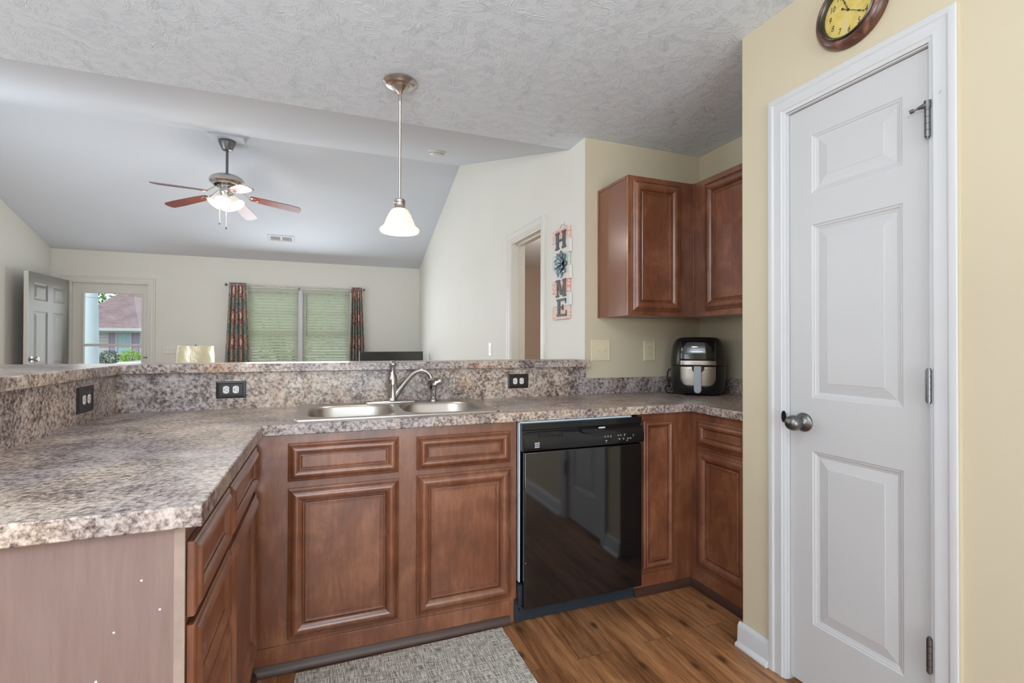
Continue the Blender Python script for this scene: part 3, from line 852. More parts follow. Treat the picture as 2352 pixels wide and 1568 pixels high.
obj('screw', MB().lathe([(0, 0), (.006, 0), (.005, .003), (0, .004)], 14, fS(.797, 1.988, .055)), M['black_matte'], kp)
obj('hinge_bracket', MB().box(.757, .776, 2.0, 2.01, .003, .098), M['nickel'], kp)
obj('lower_bracket', MB().box(.786, .802, YD+.02, YD+.045, .085, .17), M['slate'], dw)
vt = MB()
for k in range(11): vt.box(.868+k*.011, .873+k*.011, YD-.0115, YD-.004, .806, .818, )
obj('vent_slots', vt, M['black_matte'], dw)
em = MB()
for k in range(3):
    a = k*.0085
    em.prism([(0, a), (.022, a+.0015), (.022, a+.0075), (.011, a+.0055), (0, a+.0065)], 0, .0008, fS(.846, YD-.0142, .764))
obj('emblem', em, M['print'], dw)['label'] = 'grey striped square emblem'
cpo = [c for c in dw.children if c.name.startswith('control_panel')][0]
def mark(x, z, w_, h_):
    w_ *= .72; h_ *= .75
    obj('control_mark', MB().box(x, x+w_, YD-.0149, YD-.0135, z, z+h_), M['print'], cpo)
for x in (1.192, 1.207, 1.222): mark(x, .7875, .009, .004); mark(x+.001, .7935, .006, .0025)
mark(1.197, .7700, .012, .0055); mark(1.199, .7640, .008, .002)
for x in (1.262, 1.275): mark(x, .7905, .008, .005)
mark(1.297, .7880, .004, .011); mark(1.303, .7960, .003, .003)
for x in (1.266, 1.288, 1.312, 1.326): mark(x, .7755, .013, .0028); mark(x+.003, .7715, .008, .0022)
mark(1.309, .7655, .012, .0028); mark(1.343, .7835, .010, .0018); mark(1.343, .7900, .010, .0018)
obj('door_nick', MB().lathe([(0, 0), (.002, 0), (0, .0006)], 8, fS(.810, YD-.0001, .27)), M['print'], dw)

# ------------------------------------------------------------------ floor mat
rg = obj('floor_mat', placed(MB().box(-.404, .404, -.25, .25, 0, .005), Matrix.Translation((0, 0, 0))), M['rug'], bevel=.0015)
rg.location = (.310, 1.716, .0005); rg.rotation_euler = (0, 0, math.radians(.6))
tag(rg, 'grey woven runner mat on the floor before the sink cabinet', 'mat')

# ------------------------------------------------------------------ wall plates
def duplex(parent, Mx, mat, horizontal=False, slots=True):
    """two receptacle faces, local x across, y up"""
    for s in (-1, 1):
        c = Matrix.Translation((0, s*.0195, 0))
        T = Mx @ (Matrix.Rotation(math.radians(-90), 4, 'Z') if horizontal else Matrix.Identity(4)) @ c
        poly = [(.0175*math.cos(a), .0165*math.sin(a)) for a in [2*PI*k/28 for k in range(28)]]
        poly = [(x, max(-.0125, min(.0125, y))) for x, y in poly]
        r = obj('receptacle', MB().prism(poly, .0062, .0078, T), mat, parent, bevel=.0006)
        sl = MB().box(-.0075, -.0055, -.0005, .0075, .0078, .0081, T).box(.0050, .0070, .0005, .0070, .0078, .0081, T)
        sl.lathe([(0, .0078), (.0024, .0078), (.0024, .0081), (0, .0081)], 12, T @ Matrix.Translation((0, -.0065, 0)))
        obj('slots', sl, M['slot'] if mat is not M['ivory'] else M['ivoryslot'], r)
M['ivoryslot'] = flat('shadowed_ivory_slot', (.20, .17, .11, 1), .6)
def plate(name, label, cat, loc, Mx, w_, h_, mat, group=None):
    t = thing(name, label, cat, loc, 0, group)
    prof = [(0, 0), (0, .0035), (.0015, .0055), (.004, .0062), (.009, .0062), (.011, .0046), (.0125, .0046), (.0135, .0056)]
    obj('cover_plate', MB().rings(w_, h_, prof, Mx @ Matrix.Translation((-w_/2, -h_/2, 0))), mat, t, ang=30)
    return t
P3 = fS(-.397, YBS, 1.001)
o = plate('wall_outlet', 'black wide outlet plate on the sink backsplash left of the sink', 'outlet', (-.397, YBS, 1.001), P3, .120, .077, M['plate_black'], 'bar backsplash outlets')
duplex(o, P3, M['white_plastic'], True)
P4 = fS(1.012, YBS, 1.005)
o = plate('wall_outlet', 'dark bronze wide outlet plate on the sink backsplash right of the faucet', 'outlet', (1.012, YBS, 1.005), P4, .122, .079, M['plate_brown'], 'bar backsplash outlets')
duplex(o, P4, M['white_plastic'], True)
P5 = fE(-.825, 2.247, 1.004)
o = plate('wall_outlet', 'black outlet plate on the brown left peninsula backsplash', 'outlet', (-.825, 2.247, 1.004), P5, .128, .094, M['plate_black'], 'bar backsplash outlets')
duplex(o, P5, M['white_plastic'], True)
P6 = fS(1.908, YW, 1.171)
o = plate('wall_outlet', 'ivory outlet plate on the yellow wall under the upper cabinets', 'outlet', (1.908, YW, 1.171), P6, .086, .126, M['ivory'])
duplex(o, P6, M['ivory'])
P7 = fS(1.554, YW, 1.175)
o = plate('light_switch', 'ivory double toggle switch plate on the yellow wall by the bar end', 'switch', (1.554, YW, 1.175), P7, .130, .127, M['ivory'])
for s, up in ((-1, -1), (1, 1)):
    tg = MB().tube([(s*.023, 0, .005), (s*.023, up*.0065, .016)], [.0052, .0042], 10)
    obj('toggle', placed(tg, P7), M['ivory'], o)
for s in (-1, 1):
    for z in (-.030, .030): obj('screw', MB().lathe([(0, .0056), (.003, .0056), (.0025, .0068), (0, .007)], 12, P7 @ Matrix.Translation((s*.023, z, 0))), M['ivory'], o)
P8 = fW(XS, 4.345, 1.16)
o = plate('light_switch', 'white rocker switch plate beside the bedroom doorway', 'switch', (XS, 4.345, 1.16), P8, .085, .125, M['white_plastic'])
obj('rocker', MB().box(-.016, .016, -.033, .033, .005, .009, P8), M['white_plastic'], o, bevel=.002)
P9 = fS(-2.012, YF, 1.125)
o = plate('light_switch', 'almond triple switch plate beside the front door', 'switch', (-2.012, YF, 1.125), P9, .165, .118, M['lightplate'])
for k in (-1, 0, 1):
    obj('toggle', placed(MB().tube([(k*.046, 0, .005), (k*.046, .006, .016)], [.006, .005], 10), P9), M['lightplate'], o)

# ------------------------------------------------------------------ air fryer
af = thing('air_fryer', 'black rounded air fryer with steel front on the corner worktop', 'air fryer', (2.102, 2.352, .9142), math.radians(-42.5))
def squircle(rx, ry, n=48, p=3.0):
    return [(rx*math.copysign(abs(math.cos(a))**(2/p), math.cos(a)), ry*math.copysign(abs(math.sin(a))**(2/p), math.sin(a))) for a in [2*PI*k/n for k in range(n)]]
def fry_loops(zs):
    return [[(x, y, z) for x, y in squircle(rx, ry)] for z, rx, ry in zs]
ry_ = .146
low = [(.006, .100, .098), (.008, .128, .122), (.016, .138, .132), (.04, .147, .140), (.10, .1535, .146), (.172, .1555, .148), (.1735, .1535, .146)]
up = [(.1745, .1535, .146), (.1760, .1555, .148), (.20, .1555, .148), (.25, .151, .144), (.29, .144, .137), (.318, .132, .126), (.332, .118, .112), (.3385, .098, .092), (.340, .06, .06)]
m1 = MB(); loft(m1, fry_loops(low)); m1.f.append(list(range(48))[::-1])
obj('basket_drawer', m1, M['black_satin'], af, local=True, ang=50)
m2 = MB(); loft(m2, fry_loops(up))
obj('upper_shell', m2, M['black_satin'], af, local=True, ang=50)
def fry_patch(x0, x1, z0, z1, off, rads, rnd=0.0, n=16, nz=10):
    """curved sheet following the front of the shell (front is -y)"""
    mb = MB(); vs = []; fs = []
    def ry_at(z):
        t = sorted(low+up)
        for (a, ra, ya), (b, rb, yb) in zip(t, t[1:]):
            if a <= z <= b: return ra+(rb-ra)*(z-a)/(b-a+1e-9), ya+(yb-ya)*(z-a)/(b-a+1e-9)
        return t[-1][1], t[-1][2]
    for j in range(nz+1):
        z = z0+(z1-z0)*j/nz
        xin = 0
        if rnd and z < z0+rnd: xin = rnd-math.sqrt(max(0, rnd**2-(z0+rnd-z)**2))
        for i in range(n+1):
            x = (x0+xin)+(x1-x0-2*xin)*i/n
            rx, ry = ry_at(z); rx += .0005
            y = -ry*(max(0, 1-abs(x/rx)**3.0))**(1/3.0)
            vs.append((x, y-off, z))
    for j in range(nz):
        for i in range(n):
            a = j*(n+1)+i
            fs.append((a, a+1, a+n+2, a+n+1))
    mb.add(vs, fs)
    return mb
obj('display_window', fry_patch(-.098, .098, .204, .318, .0012, None), M['black_gloss'], af, local=True, solid=.001, ang=60)
bd = obj('steel_band', fry_patch(-.098, .098, .178, .204, .002, None), M['steel'], af, local=True, solid=.002, ang=60)
wr = MB()
rnd_ = random.Random(3); px = -.032
pts = []
for k in range(9):
    pts += [(px, -.1508, .1865), (px+.002, -.1508, .1865+(.010 if k in (0, 7) else .0055)), (px+.0045, -.1508, .187)]
    px += .0075
wr.tube(pts, .0006, 6)
obj('script_lettering', wr, M['white_plastic'], bd, local=True)
fp = obj('steel_front', fry_patch(-.096, .096, .052, .171, .002, None, .05), M['steel'], af, local=True, solid=.002, ang=60)
hd = MB()
hp_ = [(.020*math.cos(a), .020*math.sin(a)) for a in [PI+PI*k/10 for k in range(11)]]+[(.020, .135), (-.020, .135)]
hd.prism(hp_, 0, .013, Matrix(((1, 0, 0, 0), (0, 0, -1, -.163), (0, 1, 0, .038), (0, 0, 0, 1))))
h_ = obj('handle', hd, M['handle'] if 'handle' in M else flat('grey_handle', (.48, .54, .60, 1), .35), af, local=True, bevel=.003)
h_['label'] = 'pale grey pull handle'
obj('handle_mount', MB().box(-.016, .016, -.165, -.14, .10, .165), M['black_satin'], h_, local=True)
nk = MB().prism([(-.033, .172), (.038, .172), (.034, .150), (.022, .138), (-.022, .138), (-.030, .150)], .1485, .1515, Matrix(((1, 0, 0, 0), (0, 0, -1, 0), (0, 1, 0, 0), (0, 0, 0, 1))))
obj('handle_recess', nk, M['black_satin'], fp, local=True)
for x, y in ((-.08, -.07), (.08, -.07), (-.08, .07), (.08, .07)): obj('foot', MB().cyl((x, y, 0), (x, y, .008), .012), M['black_matte'], af, local=True)
cpt = [(-.150, .02, .150), (-.172, .015, .135), (-.176, .0, .095), (-.168, -.01, .06), (-.160, -.01, .040), (-.176, -.02, .046), (-.186, -.03, .030), (-.176, -.045, .008), (-.160, -.06, .006), (-.15, -.07, .006), (-.13, -.06, .006)]
obj('power_cord', MB().tube(curve(cpt), .0042, 10), M['black_matte'], af, local=True)

# ------------------------------------------------------------------ wall clock
ck = thing('wall_clock', 'small round wall clock with red brown frame above the pantry door', 'clock', (XP, 1.064, 2.276))
CM = frame((XP, 1.064, 2.276), (0, -1, 0), (-1, 0, 0))
def clock_wood():
    m, nt, b = nt_mat('clock_frame_wood')
    n = noise(nt, mapping(nt, (1, 1, 1)), 22, 4, .6, .8)
    nt.links.new(ramp(nt, [(.35, srgb(62, 42, 32)), (.55, srgb(102, 66, 52)), (.7, srgb(138, 94, 80))], n), b.inputs['Base Color'])
    b.inputs['Roughness'].default_value = .3
    return m
obj('frame', MB().lathe([(.112, 0), (.1135, .010), (.110, .022), (.102, .032), (.094, .035), (.091, .0325), (.089, .032)], 72, CM, caps=False), clock_wood(), ck, ang=60)
obj('bezel', MB().lathe([(.089, .032), (.088, .036), (.084, .0375), (.081, .034), (.0795, .020)], 72, CM, caps=False), metal('dark_clock_bezel', (.10, .09, .08, 1), .35), ck, ang=60)
def dial_mat():
    m, nt, b = nt_mat('aged_clock_dial')
    n = noise(nt, mapping(nt), 26, 4, .6, .6)
    nt.links.new(ramp(nt, [(.35, srgb(222, 184, 92)), (.55, srgb(238, 206, 116)), (.7, srgb(226, 204, 150))], n), b.inputs['Base Color'])
    b.inputs['Roughness'].default_value = .5
    return m
dl = obj('dial', MB().lathe([(.0805, .018), (.0805, .020), (0, .020)], 64, CM), dial_mat(), ck)
M['clockink'] = flat('clock_ink', (.035, .026, .014, 1), .6)
for k in range(1, 13):
    a = math.radians(90-30*k)
    nm = MB()
    nm.text(str(k), .0225, CM @ Matrix.Translation((.0615*math.cos(a), .0615*math.sin(a), .0203)) @ Matrix.Diagonal((.82, 1.15, 1, 1)), .0002, .25)
    obj('numeral', nm, M['clockink'], dl)
    obj('minute_dot', MB().lathe([(0, 0), (.0010, 0), (0, .0004)], 8, CM @ Matrix.Translation((.0765*math.cos(a), .0765*math.sin(a), .0200))), M['clockink'], dl)
def hand(ang, L, tail, w_, z):
    mb = MB()
    T = CM @ Matrix.Rotation(math.radians(ang), 4, 'Z')
    mb.prism([(-tail, -w_*.5), (0, -w_*.4), (L*.6, -w_*.3), (L*.68, -w_*1.3), (L*.75, -w_*.35), (L*.93, -w_*.3), (L*.94, -w_*1.4), (L, 0), (L*.94, w_*1.4), (L*.93, w_*.3), (L*.75, w_*.35), (L*.68, w_*1.3), (L*.6, w_*.3), (0, w_*.4), (-tail, w_*.5)], z, z+.0008, T)
    mb.lathe([(0, z), (.0038, z), (.0038, z+.0015), (0, z+.002)], 16, T)
    if tail: mb.lathe([(0, z), (.0034, z), (.0034, z+.0008), (0, z+.0008)], 14, T @ Matrix.Translation((-tail, 0, 0)))
    return mb
obj('minute_hand', hand(-35, .062, .022, .0022, .0235), M['clockink'], ck)
obj('hour_hand', hand(111, .046, 0, .0026, .0220), M['clockink'], ck)
obj('cover_glass', MB().lathe([(0, .0325), (.082, .0325), (.082, .0335), (0, .0335)], 48, CM), M['glass'], ck)

# ------------------------------------------------------------------ word sign
hs = thing('word_sign', 'vertical plank sign spelling HOME with a metal flower', 'sign', (XS, 2.85, 1.373))
def wash(name, c):
    m, nt, b = nt_mat(name)
    n = noise(nt, mapping(nt, (1, 3, 22)), 4, 3, .6, .5)
    nt.links.new(ramp(nt, [(.38, srgb(222, 216, 210)), (.62, srgb(*c))], n), b.inputs['Base Color'])
    b.inputs['Roughness'].default_value = .7
    return m
cols = [(226, 150, 130), (226, 220, 214), (170, 200, 188), (226, 220, 216), (232, 140, 128), (216, 222, 220), (228, 176, 158)]
H7 = (1.963-1.373)/7
for k, c in enumerate(cols):
    z1 = 1.963-k*H7; odd = k % 2
    y0, y1 = (2.727, 2.960) if odd else (2.746, 2.977)
    obj('plank', MB().box(XS-.018, XS-.002, y0, y1, z1-H7+.001, z1), wash('plank_wash_%d' % k, c), hs, bevel=.001)
M['letter'] = flat('slate_letter', srgb(84, 88, 88), .6, vary=.12, vscale=60)
def letter(kind, y, z0, h, w_):
    T = frame((XS-.018, y, z0), (0, -1, 0), (-1, 0, 0)); mb = MB(); q = .006
    cnt = [0]
    def B(a, b, c, d):
        cnt[0] += 1
        mb.box(a, b, c, d, .0001*cnt[0], q+.00025*cnt[0], T)
    s = .036; e = .014
    if kind == 'H':
        for x in (-w_/2+.020, w_/2-.020): B(x-s/2, x+s/2, 0, h)
        for x in (-w_/2+.020, w_/2-.020):
            B(x-.027, x+.027, 0, e); B(x-.027, x+.027, h-e, h)
        B(-w_/2+.02, w_/2-.02, h/2-.008, h/2+.008)
    if kind == 'M':
        for x, t in ((-w_/2+.016, .014), (w_/2-.020, .030)):
            B(x-t/2, x+t/2, 0, h); B(x-.022, x+.022, 0, e); B(x-.020, x+.020, h-e, h)
        mb.prism([(-w_/2+.004, h), (-w_/2+.044, h), (.014, .012), (-.012, .012)], .0004, q-.0004, T)
        mb.prism([(w_/2-.022, h), (w_/2-.008, h), (.010, .012), (-.006, .012)], .0008, q-.0008, T)
    if kind == 'E':
        B(-w_/2+.012, -w_/2+.046, 0, h); B(-w_/2, w_/2, 0, e); B(-w_/2, w_/2-.006, h-e, h)
        mb.prism([(w_/2-.012, 0), (w_/2, 0), (w_/2, .038), (w_/2-.006, .038)], .0004, q-.0004, T)
        mb.prism([(w_/2-.020, h), (w_/2-.006, h), (w_/2-.006, h-.034), (w_/2-.012, h-.034)], .0004, q-.0004, T)
        B(-w_/2+.03, .022, h/2-.007, h/2+.007); B(.014, .022, h/2-.018, h/2+.018)
    return mb
for kd, y, z0 in (('H', 2.848, 1.829), ('M', 2.842, 1.518), ('E', 2.835, 1.392)):
    obj('letter', letter(kd, y, z0, .113, .134), M['letter'], hs, bevel=.001)
M['flower'] = metal('blue_grey_tin', (.20, .26, .29, 1), .38)
FM = frame((XS-.020, 2.843, 1.727), (0, -1, 0), (-1, 0, 0))
fl = None
for ring, (n_, L, w_, z, tilt) in enumerate(((9, .082, .0225, .003, .03), (7, .050, .018, .007, .10))):
    for k in range(n_):
        T = FM @ Matrix.Rotation(2*PI*(k+.5*ring)/n_, 4, 'Z') @ Matrix.Translation((0, 0, z)) @ Matrix.Rotation(-tilt, 4, 'Y')
        mb = MB(); vs = []; fs = []
        for i in range(7):
            t = i/6; hw = w_*math.sin(PI*min(1, .12+t*.86))**.7
            for j in range(3): vs.append((.008+L*t, (j-1)*hw, .005*abs(j-1)*math.sin(PI*t)+.003*t*t))
        for i in range(6):
            for j in range(2): fs.append((3*i+j, 3*i+j+1, 3*i+j+4, 3*i+j+3))
        mb.add(vs, fs, T)
        if fl is None:
            fl = obj('flower', MB().lathe([(0, .0), (.012, .0), (.012, .012), (.008, .020), (0, .022)], 16, FM), M['flower'], hs)
            fl['label'] = 'blue grey tin flower'
        obj('petal', mb, M['flower'], fl, solid=.0012, ang=60)
hk = MB().tube([(XS-.006, 2.905, 1.960), (XS-.006, 2.850, 2.000), (XS-.006, 2.795, 1.960)], .0015, 8)
obj('hanger', hk, M['darknickel'], hs)
obj('wall_hook', MB().box(XS-.008, XS-.001, 2.842, 2.858, 1.990, 2.016), M['white_plastic'], hs, bevel=.002)

# ------------------------------------------------------------------ doorway to the bedroom
dc = struct('trim_1', MB().casing(-DY1, -DY0, 0, 2.055, Z8(CAS, 1.2), frame((XS, 0, 0), (0, -1, 0), (-1, 0, 0))), M['halldoor'], ang=25)
jb = MB().box(XS-.001, XS+.116, DY0-.001, DY0+.016, 0, 2.038).box(XS-.001, XS+.116, DY1-.016, DY1+.001, 0, 2.038).box(XS-.001, XS+.116, DY0, DY1, 2.038, 2.056)
jb.box(XS+.045, XS+.058, DY0+.016, DY0+.027, 0, 2.04).box(XS+.045, XS+.058, DY1-.027, DY1-.016, 0, 2.04).box(XS+.045, XS+.058, DY0, DY1, 2.026, 2.04)
struct('trim_2', jb, M['halldoor'])

# ------------------------------------------------------------------ pendant
PX, PY = .328, 2.338
pn = thing('pendant_light', 'brushed nickel pendant with glowing alabaster bell shade over the sink', 'lamp', (PX, PY, ZC))
T0 = Matrix.Translation((PX, PY, 0))
obj('canopy', MB().lathe([(.078, ZC-.0005), (.079, ZC-.006), (.070, ZC-.013), (.062, ZC-.019), (.052, ZC-.022), (.044, ZC-.023), (.040, ZC-.027), (.022, ZC-.040), (.010, ZC-.056), (.008, ZC-.060)], 48, T0), M['nickel'], pn, ang=40)
obj('rod', MB().lathe([(.0085, ZC-.058), (.0085, ZC-.095), (.0075, ZC-.098), (.0065, ZC-.100), (.0065, 1.892)], 20, T0), M['nickel'], pn, ang=40)
obj('socket_cap', MB().lathe([(.0065, 1.892), (.022, 1.891), (.0275, 1.886), (.0275, 1.878), (.024, 1.875), (.0275, 1.871), (.0275, 1.863), (.024, 1.859), (.026, 1.852), (.033, 1.842), (.033, 1.838)], 36, T0), M['nickel'], pn, ang=40)
obj('shade', MB().lathe([(.030, 1.846), (.040, 1.838), (.052, 1.818), (.062, 1.795), (.070, 1.773), (.080, 1.760), (.0905, 1.752), (.092, 1.744), (.088, 1.736), (.085, 1.736), (.086, 1.744), (.078, 1.754), (.067, 1.768), (.058, 1.793), (.048, 1.815), (.036, 1.836), (.028, 1.842)], 56, T0), M['pendant_glass'], pn, ang=60)
obj('bulb', MB().lathe([(0, 1.768), (.012, 1.770), (.022, 1.780), (.026, 1.795), (.022, 1.810), (.014, 1.822), (.013, 1.840)], 24, T0), M['bulb'], pn, ang=60)
light('pendant_bulb', 'POINT', (PX, PY, 1.742), 3.2, (1, .86, .68), shadow_soft_size=.05)

# ------------------------------------------------------------------ ceiling fan
FXc, FYc = -.915, 5.561
ZFc = zc_at(FYc)
fn = thing('ceiling_fan', 'five blade ceiling fan with lit glass shades hanging in the living room', 'fan', (FXc, FYc, ZFc))
TF = Matrix.Translation((FXc, FYc, 0))
obj('mount_block', MB().box(FXc-.15, FXc+.16, FYc-.14, FYc+.05, ZFc-.010, ZFc+.06), M['ceiling_fine'], fn, bevel=.006)
obj('canopy', MB().lathe([(.076, ZFc-.0105), (.078, ZFc-.020), (.072, ZFc-.040), (.052, ZFc-.085), (.044, ZFc-.102), (.030, ZFc-.106), (.014, ZFc-.108)], 40, TF), M['darknickel'], fn, ang=40)
obj('downrod', MB().cyl((FXc, FYc, ZFc-.10), (FXc, FYc, 2.88), .0125), M['darknickel'], fn)
obj('motor_housing', MB().lathe([(.015, 2.897), (.05, 2.893), (.105, 2.880), (.142, 2.858), (.156, 2.834), (.154, 2.812), (.140, 2.800), (.135, 2.792), (.118, 2.786), (.075, 2.776), (.074, 2.760), (.06, 2.755)], 56, TF), M['nickel'], fn, ang=40)
vn = MB()
for k in range(36):
    a = 2*PI*k/36
    vn.box(.084, .112, -.0022, .0022, 2.7765, 2.7865, TF @ Matrix.Rotation(a, 4, 'Z'))
obj('motor_vents', vn, M['black_matte'], fn)
obj('light_kit', MB().lathe([(.06, 2.756), (.064, 2.750), (.064, 2.715), (.058, 2.700), (.05, 2.690), (.045, 2.660), (.03, 2.640), (.02, 2.632), (.018, 2.618), (0, 2.614)], 36, TF), M['nickel'], fn, ang=40)
def blade_wood():
    m, nt, b = nt_mat('red_fan_blade_wood')
    n = noise(nt, mapping(nt, (3, 40, 1)), 3, 5, .6, .5)
    nt.links.new(ramp(nt, [(.35, srgb(88, 38, 31)), (.65, srgb(124, 62, 51))], n), b.inputs['Base Color'])
    b.inputs['Roughness'].default_value = .32
    return m
M['blade'] = blade_wood()
def blade_mb():
    mb = MB(); out = []
    w0, w1 = .045, .066
    out = [(.215, -w0), (.30, -.056), (.55, -w1), (.655, -w1+.004)]
    out += [(.655+.030*math.sin(a), -(w1-.004)*math.cos(a)) for a in [PI*k/10 for k in range(1, 10)]]
    out += [(.655, w1-.004), (.55, w1), (.30, .056), (.215, w0), (.205, .02), (.205, -.02)]
    mb.prism(out, -.0028, .0028, Matrix.Rotation(math.radians(-13), 4, 'X'))
    return mb
def iron_mb():
    mb = MB()
    mb.tube([(.07, 0, .062), (.115, .0, .050), (.155, 0, .024), (.19, 0, .002), (.235, 0, -.006)], [.009, .008, .008, .009, .006], 12, flat=.6)
    R_ = Matrix.Rotation(math.radians(-13), 4, 'X')
    for s in (-1, 1):
        mb.tube([R_ @ Vector(p) for p in ((.195, 0, -.006), (.225, s*.026, -.006), (.262, s*.028, -.006), (.285, s*.010, -.006))], [.006, .006, .006, .005], 10, flat=.6)
    return mb
bl0 = None
for k in range(5):
    e = obj('blade', blade_mb(), M['blade'], fn, local=True) if bl0 is None else bl0.copy()
    if bl0 is None:
        bl0 = e; ir0 = obj('blade_iron', iron_mb(), M['nickel'], bl0, local=True, ang=60)
    else:
        COL.objects.link(e); e.parent = fn
        i2 = ir0.copy(); COL.objects.link(i2); i2.parent = e
    e.location = (0, 0, 2.711-ZFc)
    e.rotation_euler = (math.radians((-5, 0, 0, 0, 19)[k]), math.radians(8), .72+PI+2*PI*k/5)
# glass shades: three toward the camera, one behind
SH = [(.026, 0), (.030, -.006), (.040, -.030), (.050, -.062), (.062, -.090), (.070, -.100), (.072, -.104), (.067, -.100), (.056, -.086), (.046, -.060), (.036, -.030), (.024, -.004)]
for k, deg in enumerate((205, 262, 332, 90)):
    a = math.radians(deg)
    d = Vector((math.cos(a), math.sin(a), 0))
    base = Vector((FXc, FYc, 2.665))+d*.050
    Tm = Matrix.Translation(base) @ Matrix.Rotation(a, 4, 'Z') @ Matrix.Rotation(math.radians(-38), 4, 'Y')
    arm = obj('lamp_arm', MB().tube([(FXc+d.x*.035, FYc+d.y*.035, 2.680), base+Vector((0, 0, .006)), Tm @ Vector((0, 0, -.012))], [.012, .020, .024], 18), M['nickel'], fn, ang=50)
    obj('lamp_shade', MB().lathe(SH, 36, Tm), M['fan_glass'], arm, ang=60)
    light('fan_bulb', 'POINT', Tm @ Vector((0, 0, -.13)), 3.5, (1, .93, .83), shadow_soft_size=.04)
for dx, zb in ((-.058, 2.385), (-.002, 2.342)):
    ch = MB().cyl((FXc+dx, FYc-.02, 2.66), (FXc+dx, FYc-.02, zb+.03), .0014, n=8)
    c_ = obj('pull_chain', ch, M['lightplate'], fn)
    obj('pull_bob', MB().lathe([(0, zb), (.0065, zb+.004), (.0072, zb+.012), (.004, zb+.026), (.0015, zb+.034)], 14, Matrix.Translation((FXc+dx, FYc-.02, 0))), M['darknickel'], c_)

# ------------------------------------------------------------------ vent and smoke detector on the slopes
def slope_frame(x, y, y0, z0, y1, z1):
    t = Vector((0, y1-y0, z1-z0)).normalized()
    n = Vector((1, 0, 0)).cross(t)           # points up for y1>y0
    z = zc_at(y)
    return Matrix(((1, t.x, n.x, x), (0, t.y, n.y, y), (0, t.z, n.z, z), (0, 0, 0, 1)))
TV_ = slope_frame(-.562, 7.385, YR, ZR, YF, ZF) @ Matrix.Rotation(PI, 4, 'X')
vg = thing('ceiling_vent', 'white rectangular air register on the far sloped ceiling', 'vent', (-.562, 7.385, zc_at(7.385)))
obj('frame', placed(MB().rings(.33, .165, [(0, 0), (0, .006), (.008, .010), (.024, .010), (.026, .004)], Matrix.Translation((-.165, -.0825, 0))), TV_), M['trim'], vg)
lv = MB()
for k in range(22):
    if k in (10, 11): continue
    x = -.125+k*.0119
    lv.box(x, x+.0055, -.042, .042, .0035, .0085)  # dark bars stand in for the shade between the vanes
obj('louver_shade', placed(lv, TV_), flat('vent_shadow_grey', (.10, .10, .11, 1), .6), vg)
TS = slope_frame(.886, 4.098, YB, ZC, YR, ZR) @ Matrix.Rotation(PI, 4, 'X')
sd = thing('smoke_detector', 'round white smoke detector on the near sloped ceiling', 'smoke detector', (.886, 4.098, zc_at(4.098)))
obj('base', placed(MB().lathe([(.075, 0), (.075, .008), (.070, .010)], 36), TS), M['white_plastic'], sd)
obj('cover', placed(MB().lathe([(.060, .010), (.062, .014), (.060, .034), (.054, .042), (.025, .046), (0, .046)], 36), TS), M['white_plastic'], sd, ang=40)
gs = MB()
for k in range(20):
    gs.box(.0612, .0625, -.003, .003, .018, .024, TS @ Matrix.Rotation(2*PI*k/20, 4, 'Z'))
obj('vent_slots', gs, M['slot'], sd)

# ------------------------------------------------------------------ front door, storm door, casing
struct('trim_3', MB().casing(FD0, FD1, 0, 2.04, [(a*1.0, h*1.1) for a, h in CAS], fS(0, YF, 0)), M['halldoor'], ang=25)
fj = MB().box(FD0, FD0+.02, YF-.001, YF+.121, 0, 2.02).box(FD1-.02, FD1, YF-.001, YF+.121, 0, 2.02).box(FD0, FD1, YF-.001, YF+.121, 2.02, 2.04)
struct('trim_4', fj, M['halldoor'])
sdo = thing('door_2', 'closed off white storm door with large glass pane', 'door', (-2.69, YF+.07, 0), kind='structure')
S0, S1 = FD0+.02, FD1-.02
sf = MB().grid([S0, -2.985, -2.355, S1], [.01, .30, 1.885, 2.02], lambda u, v: not (-2.985 < u < -2.355 and .30 < v < 1.885), -.03, 0, fS(0, YF+.06, 0))
obj('leaf_frame', sf, M['halldoor'], sdo, bevel=.003)
rf = MB().rings(.672, 1.627, [(0, 0), (0, .008), (.004, .010), (.014, .010), (.020, .006), (.021, 0)], fS(-3.006, YF+.06, .279), cap=False, back=False)
obj('glazing_bead', rf, M['halldoor'], sdo)
obj('pane', MB().box(-2.987, -2.353, YF+.07, YF+.074, .298, 1.887), M['glass'], sdo)
obj('cross_bar', MB().box(-3.0, -2.34, YF+.045, YF+.066, 1.172, 1.206), M['halldoor'], sdo, bevel=.002)
obj('latch_handle', MB().tube([(-2.262, YF+.06, 1.02), (-2.262, YF+.015, 1.02), (-2.315, YF+.012, 1.018)], [.012, .009, .008], 12).lathe([(0, 0), (.022, 0), (.02, .006), (0, .008)], 20, fS(-2.262, YF+.06, 1.02)), M['darknickel'], sdo)
ed = thing('door_3', 'six panel entry door standing open against the left wall', 'door', (FD0+.008, YF-.01, 0), math.radians(0), kind='structure')
